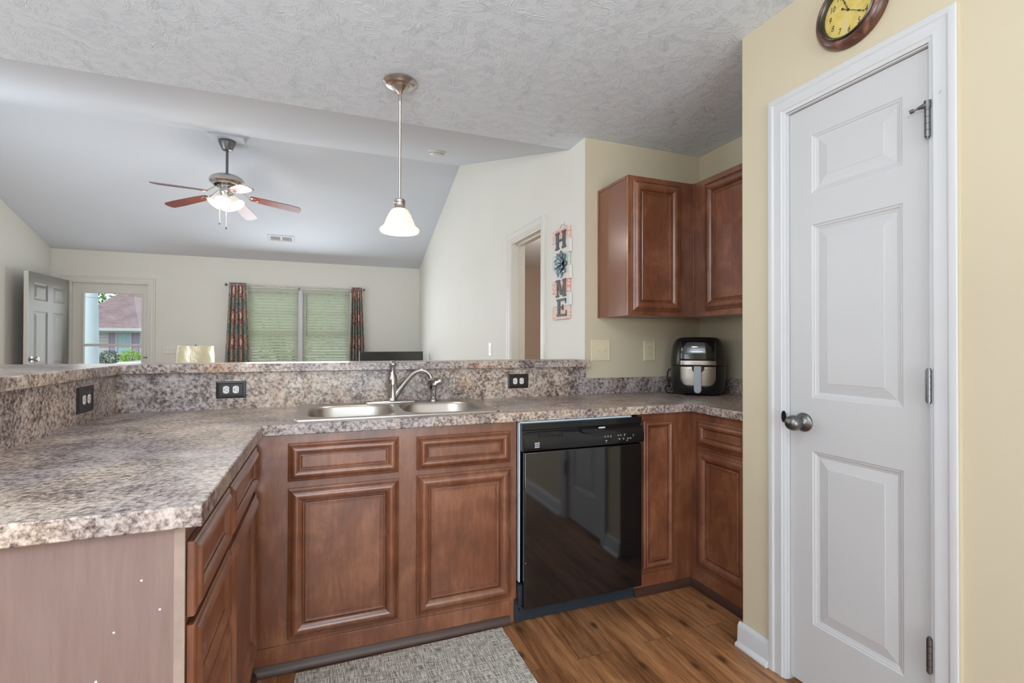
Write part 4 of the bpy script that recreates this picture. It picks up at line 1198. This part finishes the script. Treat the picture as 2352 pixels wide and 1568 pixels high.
# leaf stands along -Y from the hinge; visible face looks +X
W_ = .905
pan = [(.115, .405, 1.70, 1.905), (.525, .80, 1.70, 1.905), (.115, .405, .93, 1.575), (.525, .80, .93, 1.575), (.115, .405, .22, .80), (.525, .80, .22, .80)]
lf = panel_slab(W_, 2.02, [(a, b, c, d) for a, b, c, d in pan], .040)
EM = frame((FD0+.012, YF-.012-W_, .012), (-.014, 1, 0), (1, .014, 0))
EM = frame((FD0+.008-.013, YF-.012-W_, .012), Vector((.0141, .9999, 0)), Vector((.9999, -.0141, 0)))
obj('leaf', placed(lf, EM), flat('taupe_door_paint', (.18, .175, .155, 1), .4, vary=.03), ed, ang=9)
obj('leaf_edge', placed(MB().box(-.004, -.0002, 0, 2.02, -.040, 0), EM), M['halldoor'], ed)
obj('knob', placed(MB().lathe([(0, 0), (.033, 0), (.033, .004), (.012, .010), (.012, .032), (.024, .038), (.0285, .050), (.026, .064), (.014, .070), (0, .071)], 28), EM @ Matrix.Translation((.065, 1.015, 0))), M['nickel'], ed, ang=50)
obj('latch_plate', placed(MB().box(-.0015, 0, 1.00, 1.055, -.032, -.008), EM), M['darknickel'], ed)

# ------------------------------------------------------------------ living room window, blinds, curtains
wn = thing('window_1', 'double window of the living room behind white blinds', 'window', (-.34, YF+.08, WZ0), kind='structure')
for a, b in ((WX0, -.372), (-.312, WX1)):
    fr_ = MB().grid([a, a+.045, b-.045, b], [WZ0, WZ0+.05, 1.36, 1.41, WZ1-.05, WZ1], lambda u, v, a=a, b=b: u < a+.045 or u > b-.045 or v < WZ0+.05 or v > WZ1-.05 or 1.36 < v < 1.41, -.04, 0, fS(0, YF+.07, 0))
    s_ = obj('sash', fr_, M['trim'], wn)
    gr_ = MB()
    for t in (1/3, 2/3): x = a+.045+(b-a-.09)*t; gr_.box(x-.008, x+.008, YF+.085, YF+.095, WZ0+.05, WZ1-.05)
    for z in (1.05, 1.70): gr_.box(a+.045, b-.045, YF+.086, YF+.094, z-.008, z+.008)
    obj('grille', gr_, M['trim'], s_)
    obj('pane', MB().box(a+.04, b-.04, YF+.098, YF+.101, WZ0+.045, WZ1-.045), M['glass'], s_)
obj('mullion', MB().box(-.372, -.312, YF+.0, YF+.11, WZ0, WZ1), M['trim'], wn)
obj('sill', MB().box(WX0-.03, WX1+.03, YF-.04, YF+.09, WZ0-.02, WZ0), M['trim'], wn, bevel=.004)
def slat_mat():
    m, nt, b = nt_mat('white_blind_slat')
    b.inputs['Base Color'].default_value = (.82, .83, .77, 1)
    b.inputs['Roughness'].default_value = .4
    n = noise(nt, mapping(nt, (1, 1, 8)), 3, 2)
    bump(nt, b, n, .02, .001)
    tr = nt.nodes.new('ShaderNodeBsdfTranslucent'); tr.inputs[0].default_value = (.82, .88, .74, 1)
    mx = nt.nodes.new('ShaderNodeMixShader'); mx.inputs[0].default_value = .55
    nt.links.new(b.outputs[0], mx.inputs[1]); nt.links.new(tr.outputs[0], mx.inputs[2])
    nt.links.new(mx.outputs[0], nt.nodes['Material Output'].inputs[0])
    return m
M['slat'] = slat_mat()
for a, b, lab, wx in ((WX0+.004, -.376, 'white slatted blind in the window half nearer the front door', None), (-.308, WX1-.004, 'white slatted blind with tilt wand in the window half nearer the television', -.255)):
    bl = thing('window_blind', lab, 'blind', ((a+b)/2, YF+.03, WZ1), 0, 'living room blinds')
    obj('headrail', MB().box(a, b, YF+.002, YF+.052, WZ1-.055, WZ1-.002), M['slat'], bl, bevel=.002)
    sl = MB()
    z = WZ1-.085
    while z > WZ0+.04:
        T = Matrix.Translation((0, YF+.028, z)) @ Matrix.Rotation(math.radians(-47+random.uniform(-3, 3)), 4, 'X')
        sl.box(a+.003, b-.003, -.024, .024, -.0013, .0013, T)
        z -= .0432
    obj('slats', sl, M['slat'], bl)
    ld = MB()
    for t in (.12, .5, .88):
        x = a+(b-a)*t
        for y in (YF+.004, YF+.052): ld.cyl((x, y, WZ0+.02), (x, y, WZ1-.05), .0012, n=6)
    obj('ladder_cords', ld, M['white_plastic'], bl)
    obj('bottom_rail', MB().box(a+.003, b-.003, YF+.005, YF+.05, WZ0+.012, WZ0+.032), M['slat'], bl)
    if wx: obj('tilt_wand', MB().cyl((wx, YF-.004, 1.33), (wx, YF-.002, WZ1-.07), .0045, n=8), flat('grey_wand', (.22, .23, .22, 1), .3), bl)
rd = thing('curtain_rod', 'thin curtain rod above the living room window', 'curtain rod', (-.36, YF-.08, 2.055))
obj('rod', MB().cyl((-1.30, YF-.08, 2.055), (.555, YF-.08, 2.055), .0085), M['nickel'], rd)
for x, s in ((-1.30, -1), (.555, 1)):
    obj('finial', MB().lathe([(.009, 0), (.016, .004), (.020, .016), (.014, .028), (0, .034)], 16, Matrix(((0, 0, s, x), (0, 1, 0, YF-.08), (1, 0, 0, 2.055), (0, 0, 0, 1)))), M['darknickel'], rd, ang=50)
for x in (-1.09, .39, -.36):
    obj('bracket', MB().box(x-.006, x+.006, YF-.09, YF-.0005, 2.035, 2.047).box(x-.012, x+.012, YF-.006, YF-.0005, 2.01, 2.07), M['darknickel'], rd)
def curtain_mat():
    m, nt, b = nt_mat('floral_curtain_print')
    vec = mapping(nt, (1, 1, 1), (0, 0, 0), 'UV')
    base = ramp(nt, [(.40, srgb(134, 122, 112)), (.5, srgb(176, 160, 146)), (.6, srgb(150, 138, 128))], noise(nt, vec, 46, 4, .7, .8))
    sw = nt.nodes.new('ShaderNodeTexWave'); sw.inputs['Scale'].default_value = 5; sw.inputs['Distortion'].default_value = 9; sw.inputs['Detail'].default_value = 2; sw.inputs['Detail Scale'].default_value = 2.2
    nt.links.new(vec, sw.inputs['Vector'])
    lines = ramp(nt, [(.0, (1, 1, 1, 1)), (.07, (0, 0, 0, 1))], sw.outputs['Fac'])
    c = mixc(nt, lines, base, srgb(96, 62, 58))
    def vor(off):
        mp = nt.nodes.new('ShaderNodeMapping'); mp.inputs['Location'].default_value = off; mp.inputs['Scale'].default_value = (3.6, 2.7, 1)
        tc = nt.nodes.new('ShaderNodeTexCoord'); nt.links.new(tc.outputs['UV'], mp.inputs[0])
        wob = nt.nodes.new('ShaderNodeVectorMath'); wob.operation = 'MULTIPLY_ADD'
        nt.links.new(noise(nt, mp.outputs[0], 7, 2, .5, 0, 1), wob.inputs[0]); wob.inputs[1].default_value = (.22, .22, 0); nt.links.new(mp.outputs[0], wob.inputs[2])
        v = nt.nodes.new('ShaderNodeTexVoronoi'); v.voronoi_dimensions = '2D'; v.inputs['Scale'].default_value = 1; v.inputs['Randomness'].default_value = 0
        nt.links.new(wob.outputs[0], v.inputs['Vector'])
        return v.outputs['Distance']
    teal = ramp(nt, [(.20, (1, 1, 1, 1)), (.27, (0, 0, 0, 1))], vor((.5, .05, 0)))
    c = mixc(nt, teal, c, ramp(nt, [(.4, srgb(70, 116, 124)), (.6, srgb(150, 150, 140))], noise(nt, vec, 40, 3)))
    dist = vor((.0, .55, 0))
    med = ramp(nt, [(.25, (1, 1, 1, 1)), (.28, (0, 0, 0, 1))], dist)
    medc = ramp(nt, [(.0, srgb(140, 40, 42)), (.05, srgb(226, 200, 188)), (.12, srgb(214, 180, 168)), (.16, srgb(132, 44, 46)), (.20, srgb(200, 164, 154)), (.24, srgb(138, 46, 48))], dist)
    c = mixc(nt, med, c, medc)
    nt.links.new(c, b.inputs['Base Color'])
    b.inputs['Roughness'].default_value = .85
    b.inputs['Specular IOR Level'].default_value = .15
    return m
M['curtain'] = curtain_mat()
def curtain(x0t, x1t, x0b, x1b, folds, label, ph):
    t = thing('curtain', label, 'curtain', ((x0t+x1t)/2, YF-.08, 2.08), 0, 'living room curtains')
    mb = MB(); mb.uv = []; n = folds*14; nz = 40; vs = []; fs = []
    for j in range(nz+1):
        s = j/nz; z = 2.085-s*1.985
        a = x0t+(x0b-x0t)*s; b = x1t+(x1b-x1t)*s
        for i in range(n+1):
            u = i/n
            amp = .030*(.55+.45*min(1, s*4))
            y = YF-.085-.006+amp*math.cos(2*PI*folds*u+ph)+.006*math.sin(5*u+3*s)
            y = min(y, YF-.045)
            vs.append((a+(b-a)*u+.006*math.sin(2*PI*folds*u*2+ph), y, z))
            mb.uv.append((u*folds*.155, z))
    for j in range(nz):
        for i in range(n): fs.append((j*(n+1)+i, j*(n+1)+i+1, (j+1)*(n+1)+i+1, (j+1)*(n+1)+i))
    mb.add(vs, fs)
    obj('cloth', mb, M['curtain'], t, solid=.002, ang=80)
    gm = MB()
    for k in range(folds):
        x = x0t+(x1t-x0t)*(k+.5)/folds
        gm.add([(x+.0*c0, YF-.08+.024*math.cos(c0), 2.055+.024*math.sin(c0)) for c0 in [2*PI*q/16 for q in range(16)]] + [(x+.003, YF-.08+.018*math.cos(c0), 2.055+.018*math.sin(c0)) for c0 in [2*PI*q/16 for q in range(16)]], [(q, (q+1) % 16, 16+(q+1) % 16, 16+q) for q in range(16)])
    obj('grommets', gm, M['darknickel'], t, solid=.002)
curtain(-1.275, -1.065, -1.37, -.985, 5, 'patterned curtain nearer the front door with red medallions', .4)
curtain(.385, .535, .335, .615, 5, 'patterned curtain nearer the television with red medallions', 1.3)

# ------------------------------------------------------------------ television, stand, lamp, side table
tvs = thing('tv_stand', 'low dark console under the television', 'console', (.92, 7.35, 0))
obj('top', MB().box(.30, 1.42, 7.12, 7.55, .48, .51), M['cab'], tvs, bevel=.003)
obj('carcass', MB().box(.32, 1.40, 7.14, 7.55, .06, .48), M['cab'], tvs)
for x in (.35, 1.37):
    for y in (7.16, 7.52): obj('foot', MB().box(x-.025, x+.025, y-.02, y+.02, 0, .06), M['cab'], tvs)
tv = thing('television', 'flat black television below the curtain in the living room corner', 'television', (.90, 7.26, .51))
obj('screen_bezel', MB().box(.462, 1.362, 7.245, 7.285, .585, 1.100), M['black_satin'], tv, bevel=.003)
obj('screen', MB().box(.472, 1.352, 7.243, 7.246, .600, 1.090), M['black_gloss'], tv)
obj('stand_base', MB().box(.72, 1.10, 7.19, 7.34, .5105, .522).box(.86, .96, 7.255, 7.275, .52, .60), M['black_satin'], tv)
st = thing('side_table', 'small brown side table under the lamp in the living room', 'table', (-1.50, 7.10, 0))
obj('top', MB().box(-1.74, -1.26, 6.88, 7.32, .56, .59), M['cab'], st, bevel=.003)
for x in (-1.71, -1.29):
    for y in (6.91, 7.29): obj('leg', MB().box(x-.02, x+.02, y-.02, y+.02, 0, .56), M['cab'], st)
LX, LY = -1.497, 7.10
la = thing('table_lamp', 'table lamp whose cream drum shade is still wrapped in clear plastic', 'lamp', (LX, LY, .59))
obj('base', MB().lathe([(.0, .5905), (.08, .5905), (.08, .61), (.03, .625), (.055, .70), (.07, .77), (.05, .84), (.015, .88), (.012, .95), (0, .95)], 28, Matrix.Translation((LX, LY, 0))), M['nickel'], la, ang=50)
shd = obj('lamp_shade', MB().lathe([(.205, .905), (.190, 1.178), (.187, 1.178), (.202, .905)], 48, Matrix.Translation((LX, LY, 0)), caps=False), flat('cream_lamp_shade', (.84, .76, .48, 1), .8, vary=.05), la, ang=60)
hp2 = MB()
for k in range(4): a = PI*k/2; hp2.tube([(LX, LY, 1.165), (LX+.188*math.cos(a), LY+.188*math.sin(a), 1.172)], .002, 6)
hp2.cyl((LX, LY, .94), (LX, LY, 1.17), .004, n=8)
obj('harp', hp2, M['nickel'], la)
obj('finial', MB().lathe([(.004, 1.165), (.010, 1.178), (.012, 1.190), (.007, 1.199), (0, 1.201)], 16, Matrix.Translation((LX, LY, 0))), M['darknickel'], la, ang=60)
def plastic():
    m, nt, b = nt_mat('clear_wrap')
    nt.nodes.remove(b)
    out = nt.nodes['Material Output']
    t = nt.nodes.new('ShaderNodeBsdfTransparent'); g = nt.nodes.new('ShaderNodeBsdfGlossy'); g.inputs['Roughness'].default_value = .12
    g.inputs[0].default_value = (.95, .97, .95, 1)
    mx = nt.nodes.new('ShaderNodeMixShader'); mx.inputs[0].default_value = .14
    bp_ = nt.nodes.new('ShaderNodeBump'); bp_.inputs['Strength'].default_value = .5; bp_.inputs['Distance'].default_value = .006
    nt.links.new(noise(nt, mapping(nt, (20, 20, 3)), 3, 3, .6, 1), bp_.inputs['Height']); nt.links.new(bp_.outputs[0], g.inputs['Normal'])
    nt.links.new(t.outputs[0], mx.inputs[1]); nt.links.new(g.outputs[0], mx.inputs[2]); nt.links.new(mx.outputs[0], out.inputs[0])
    return m
wp = MB(); vs = []; fs = []
for j in range(13):
    z = .900+.282*j/12
    for k in range(72):
        a = 2*PI*k/72; r = .209-.015*j/12+.003*math.sin(9*a+j)+.003*random.random()
        vs.append((LX+r*math.cos(a), LY+r*math.sin(a), z))
for j in range(12):
    for k in range(72): fs.append((j*72+k, j*72+(k+1) % 72, (j+1)*72+(k+1) % 72, (j+1)*72+k))
wp.add(vs, fs)
obj('plastic_wrap', wp, plastic(), shd, ang=180)

# ------------------------------------------------------------------ outdoors beyond the front door
def grass():
    m, nt, b = nt_mat('lawn_grass')
    n = noise(nt, mapping(nt), 8, 6, .7)
    nt.links.new(ramp(nt, [(.35, srgb(112, 120, 96)), (.65, srgb(148, 152, 130))], n), b.inputs['Base Color'])
    b.inputs['Roughness'].default_value = .9
    return m
lw = obj('lawn', MB().box(-50, 50, 10.2, 90, -.35, -.30), grass()); lw['kind'] = 'stuff'; tag(lw, 'green front lawn outside', 'lawn', kind='stuff')
struct('floor_porch', MB().box(-6, 3, YF+.13, 10.2, -.3, -.02), flat('porch_concrete', (.55, .54, .52, 1), .8))
pc = thing('porch_column', 'round pale porch column outside the storm door', 'column', (-3.46, 9.6, -.02))
obj('shaft', MB().lathe([(.118, .12), (.116, 1.0), (.098, 1.93), (.098, 2.5)], 36, Matrix.Translation((-3.46, 9.6, 0))), flat('pale_blue_white_paint', (.62, .70, .73, 1), .5), pc, ang=60)
obj('base', MB().lathe([(.15, -.02), (.15, .06), (.125, .10), (.118, .12)], 36, Matrix.Translation((-3.46, 9.6, 0))), M['trim'], pc)
obj('neck_ring', MB().lathe([(.0985, 1.930), (.104, 1.936), (.104, 1.944), (.0985, 1.950)], 36, Matrix.Translation((-3.46, 9.6, 0))), M['trim'], pc)
def siding():
    m, nt, b = nt_mat('lap_siding')
    wv = nt.nodes.new('ShaderNodeTexWave'); wv.wave_type = 'BANDS'; wv.bands_direction = 'Z'; wv.wave_profile = 'SAW'
    wv.inputs['Scale'].default_value = 1.5
    nt.links.new(mapping(nt), wv.inputs['Vector'])
    nt.links.new(ramp(nt, [(.0, srgb(214, 208, 204)), (.86, srgb(222, 217, 213)), (.97, srgb(150, 145, 142))], wv.outputs['Fac']), b.inputs['Base Color'])  # dark end of each band paints the shadow line under the lap
    b.inputs['Roughness'].default_value = .7
    bump(nt, b, wv.outputs['Fac'], .6, .02)
    return m
def shingles():
    m, nt, b = nt_mat('roof_shingles')
    br = nt.nodes.new('ShaderNodeTexBrick'); br.inputs['Scale'].default_value = 1
    br.inputs['Brick Width'].default_value = .30; br.inputs['Row Height'].default_value = .085; br.inputs['Mortar Size'].default_value = .010
    br.inputs['Color1'].default_value = srgb(142, 122, 122); br.inputs['Color2'].default_value = srgb(158, 138, 138); br.inputs['Mortar'].default_value = srgb(124, 106, 107)
    tc = nt.nodes.new('ShaderNodeTexCoord'); mp = nt.nodes.new('ShaderNodeMapping')
    nt.links.new(tc.outputs['Object'], mp.inputs[0]); mp.inputs['Rotation'].default_value = (math.radians(-90), 0, 0)
    nt.links.new(mp.outputs[0], br.inputs['Vector'])
    n = noise(nt, mapping(nt), 1.2, 4)
    c = mixc(nt, 1.0, br.outputs['Color'], ramp(nt, [(.35, (.86, .84, .84, 1)), (.65, (1.1, 1.06, 1.06, 1))], n), 'MULTIPLY')
    nt.links.new(c, b.inputs['Base Color']); b.inputs['Roughness'].default_value = .9
    return m
HY = 40.0
nh = thing('neighbor_house', 'pale sided house with mauve roof across the street', 'house', (-11, HY, -.3))
obj('wall', MB().box(-15.2, 5, HY, HY+12, -.299, 2.19), siding(), nh)
sb_ = MB().add([(-16.0, HY-.7, 2.19), (5.6, HY-.7, 2.19), (5.6, HY+6.8, 7.39), (-11.8, HY+6.8, 7.39), (-16.0, HY-.7, 2.03), (5.6, HY-.7, 2.03), (5.6, HY+6.8, 7.19), (-11.8, HY+6.8, 7.19)],
               [(0, 1, 2, 3), (7, 6, 5, 4), (0, 4, 5, 1), (1, 5, 6, 2), (2, 6, 7, 3), (3, 7, 4, 0)])
obj('roof', sb_, shingles(), nh)
obj('gutter', MB().box(-16.1, 5.7, HY-.84, HY-.69, 2.03, 2.23), M['trim'], nh)
obj('soffit', MB().box(-16.0, 5.6, HY-.68, HY, 1.93, 2.02), flat('soffit_grey', (.5, .5, .47, 1), .7), nh)
wdn = obj('window_frame', MB().rings(.90, 1.52, [(0, 0), (0, .08), (.09, .08), (.10, .02)], fS(-13.03, HY, .45), cap=False), M['trim'], nh)
obj('pane', MB().box(-12.94, -12.22, HY-.024, HY-.016, .53, 1.89), flat('pale_blue_pane', (.42, .58, .64, 1), .15), wdn)
gg = MB()
for x in (-12.70, -12.46): gg.box(x-.01, x+.01, HY-.04, HY-.024, 1.23, 1.89)
gg.box(-12.94, -12.22, HY-.045, HY-.0415, 1.54, 1.56).box(-12.94, -12.22, HY-.05, HY-.0415, 1.20, 1.26)
obj('grille', gg, M['trim'], wdn)
for x in (-13.40, -12.11):
    s_ = MB().rings(.36, 1.44, [(0, 0), (0, .06), (.05, .06), (.06, .036)], fS(x, HY, .49))
    obj('shutter', s_, flat('mauve_shutter', srgb(178, 158, 182), .6), nh)
def leafy(name, label, x, y, zb, rx, rz, col, n, seed, group=None, leaf=.10):
    rr = random.Random(seed)
    t = thing(name, label, 'bush' if 'bush' in name else 'tree', (x, y, zb), 0, group)
    mb = MB()
    for k in range(n):
        u = rr.uniform(-1, 1); a = rr.uniform(0, 2*PI); q = rr.uniform(.35, 1)**.5
        c = Vector((x+rx*q*math.sqrt(1-u*u)*math.cos(a), y+rx*q*math.sqrt(1-u*u)*math.sin(a), zb+rz*1.18+rz*q*u))
        R_ = Matrix.Rotation(rr.uniform(0, 2*PI), 4, (rr.uniform(-1, 1), rr.uniform(-1, 1), rr.uniform(-1, 1)+.01))
        s = rr.uniform(.6, 1.2)*rx*leaf
        mb.add([(-s, 0, 0), (0, -s*.5, s*.1), (s, 0, 0), (0, s*.5, s*.1)], [(0, 1, 2), (0, 2, 3)], Matrix.Translation(c) @ R_)
    obj('foliage', mb, flat(name+'_leaves', col, .7, vary=.35, vscale=14), t)
    st_ = MB()
    for k in range(5):
        a = rr.uniform(0, 2*PI)
        st_.tube([(x, y, zb+.004), (x, y, zb+rz*.15), (x+rx*.3*math.cos(a), y+rx*.3*math.sin(a), zb+rz*.8), (x+rx*.6*math.cos(a), y+rx*.6*math.sin(a), zb+rz*1.4)], [.03*rx*2, .028*rx*2, .02*rx*2, .006], 8)
    obj('stem', st_, flat(name+'_bark', (.16, .11, .08, 1), .9), t)
leafy('bush', 'grey green shrub below the window of the house across', -12.94, 38.6, -.295, .62, .50, srgb(104, 128, 108), 800, 1, 'shrubs across the street')
leafy('bush', 'bright lime shrub by the shutter of the house across', -11.70, 38.4, -.295, .62, .52, srgb(150, 200, 60), 900, 2, 'shrubs across the street')
leafy('tree', 'leafy green tree showing above the neighbor roof', -23.2, 60, -.295, 6.0, 6.0, srgb(84, 140, 50), 3500, 3, None, .045)
leafy('tree', 'leafy green tree seen through the gaps of the blinds', -1.2, 19.5, -.295, 2.2, 2.2, srgb(130, 160, 100), 1200, 4, None, .05)
cr = thing('car', 'pale car parked on the street with only its roof showing', 'car', (-4.15, 14.0, -.3))
pr = [(-.9, .22), (-.9, .50), (-.55, .60), (-.30, 1.02), (-.10, 1.10), (.75, 1.10), (1.05, .98), (1.35, .66), (2.0, .58), (2.1, .22)]
obj('body', MB().prism(pr, -.8, .8, Matrix(((1, 0, 0, -4.15), (0, 0, 1, 14.0), (0, 1, 0, -.3), (0, 0, 0, 1)))), flat('pale_car_paint', (.66, .70, .74, 1), .2, coat=.5), cr, bevel=.05)
obj('side_window', MB().prism([(-.42, .66), (-.24, 1.00), (.72, 1.03), (1.15, .70)], .80, .806, Matrix(((1, 0, 0, -4.15), (0, 0, -1, 14.0), (0, 1, 0, -.3), (0, 0, 0, 1)))), M['black_gloss'], cr)
for x in (-.35, 1.5):
    for y in (-.7, .7):
        obj('wheel', MB().cyl((-4.15+x, 14+y-.09, .02), (-4.15+x, 14+y+.09, .02), .32, n=28), M['black_matte'], cr)

# ------------------------------------------------------------------ kitchen ceiling fixture above the camera
kf = thing('ceiling_light', 'round flush ceiling light over the kitchen floor', 'lamp', (.15, .55, ZC))
obj('base', MB().lathe([(.19, ZC-.0005), (.19, ZC-.03), (.175, ZC-.035)], 40, Matrix.Translation((.15, .55, 0))), M['nickel'], kf)
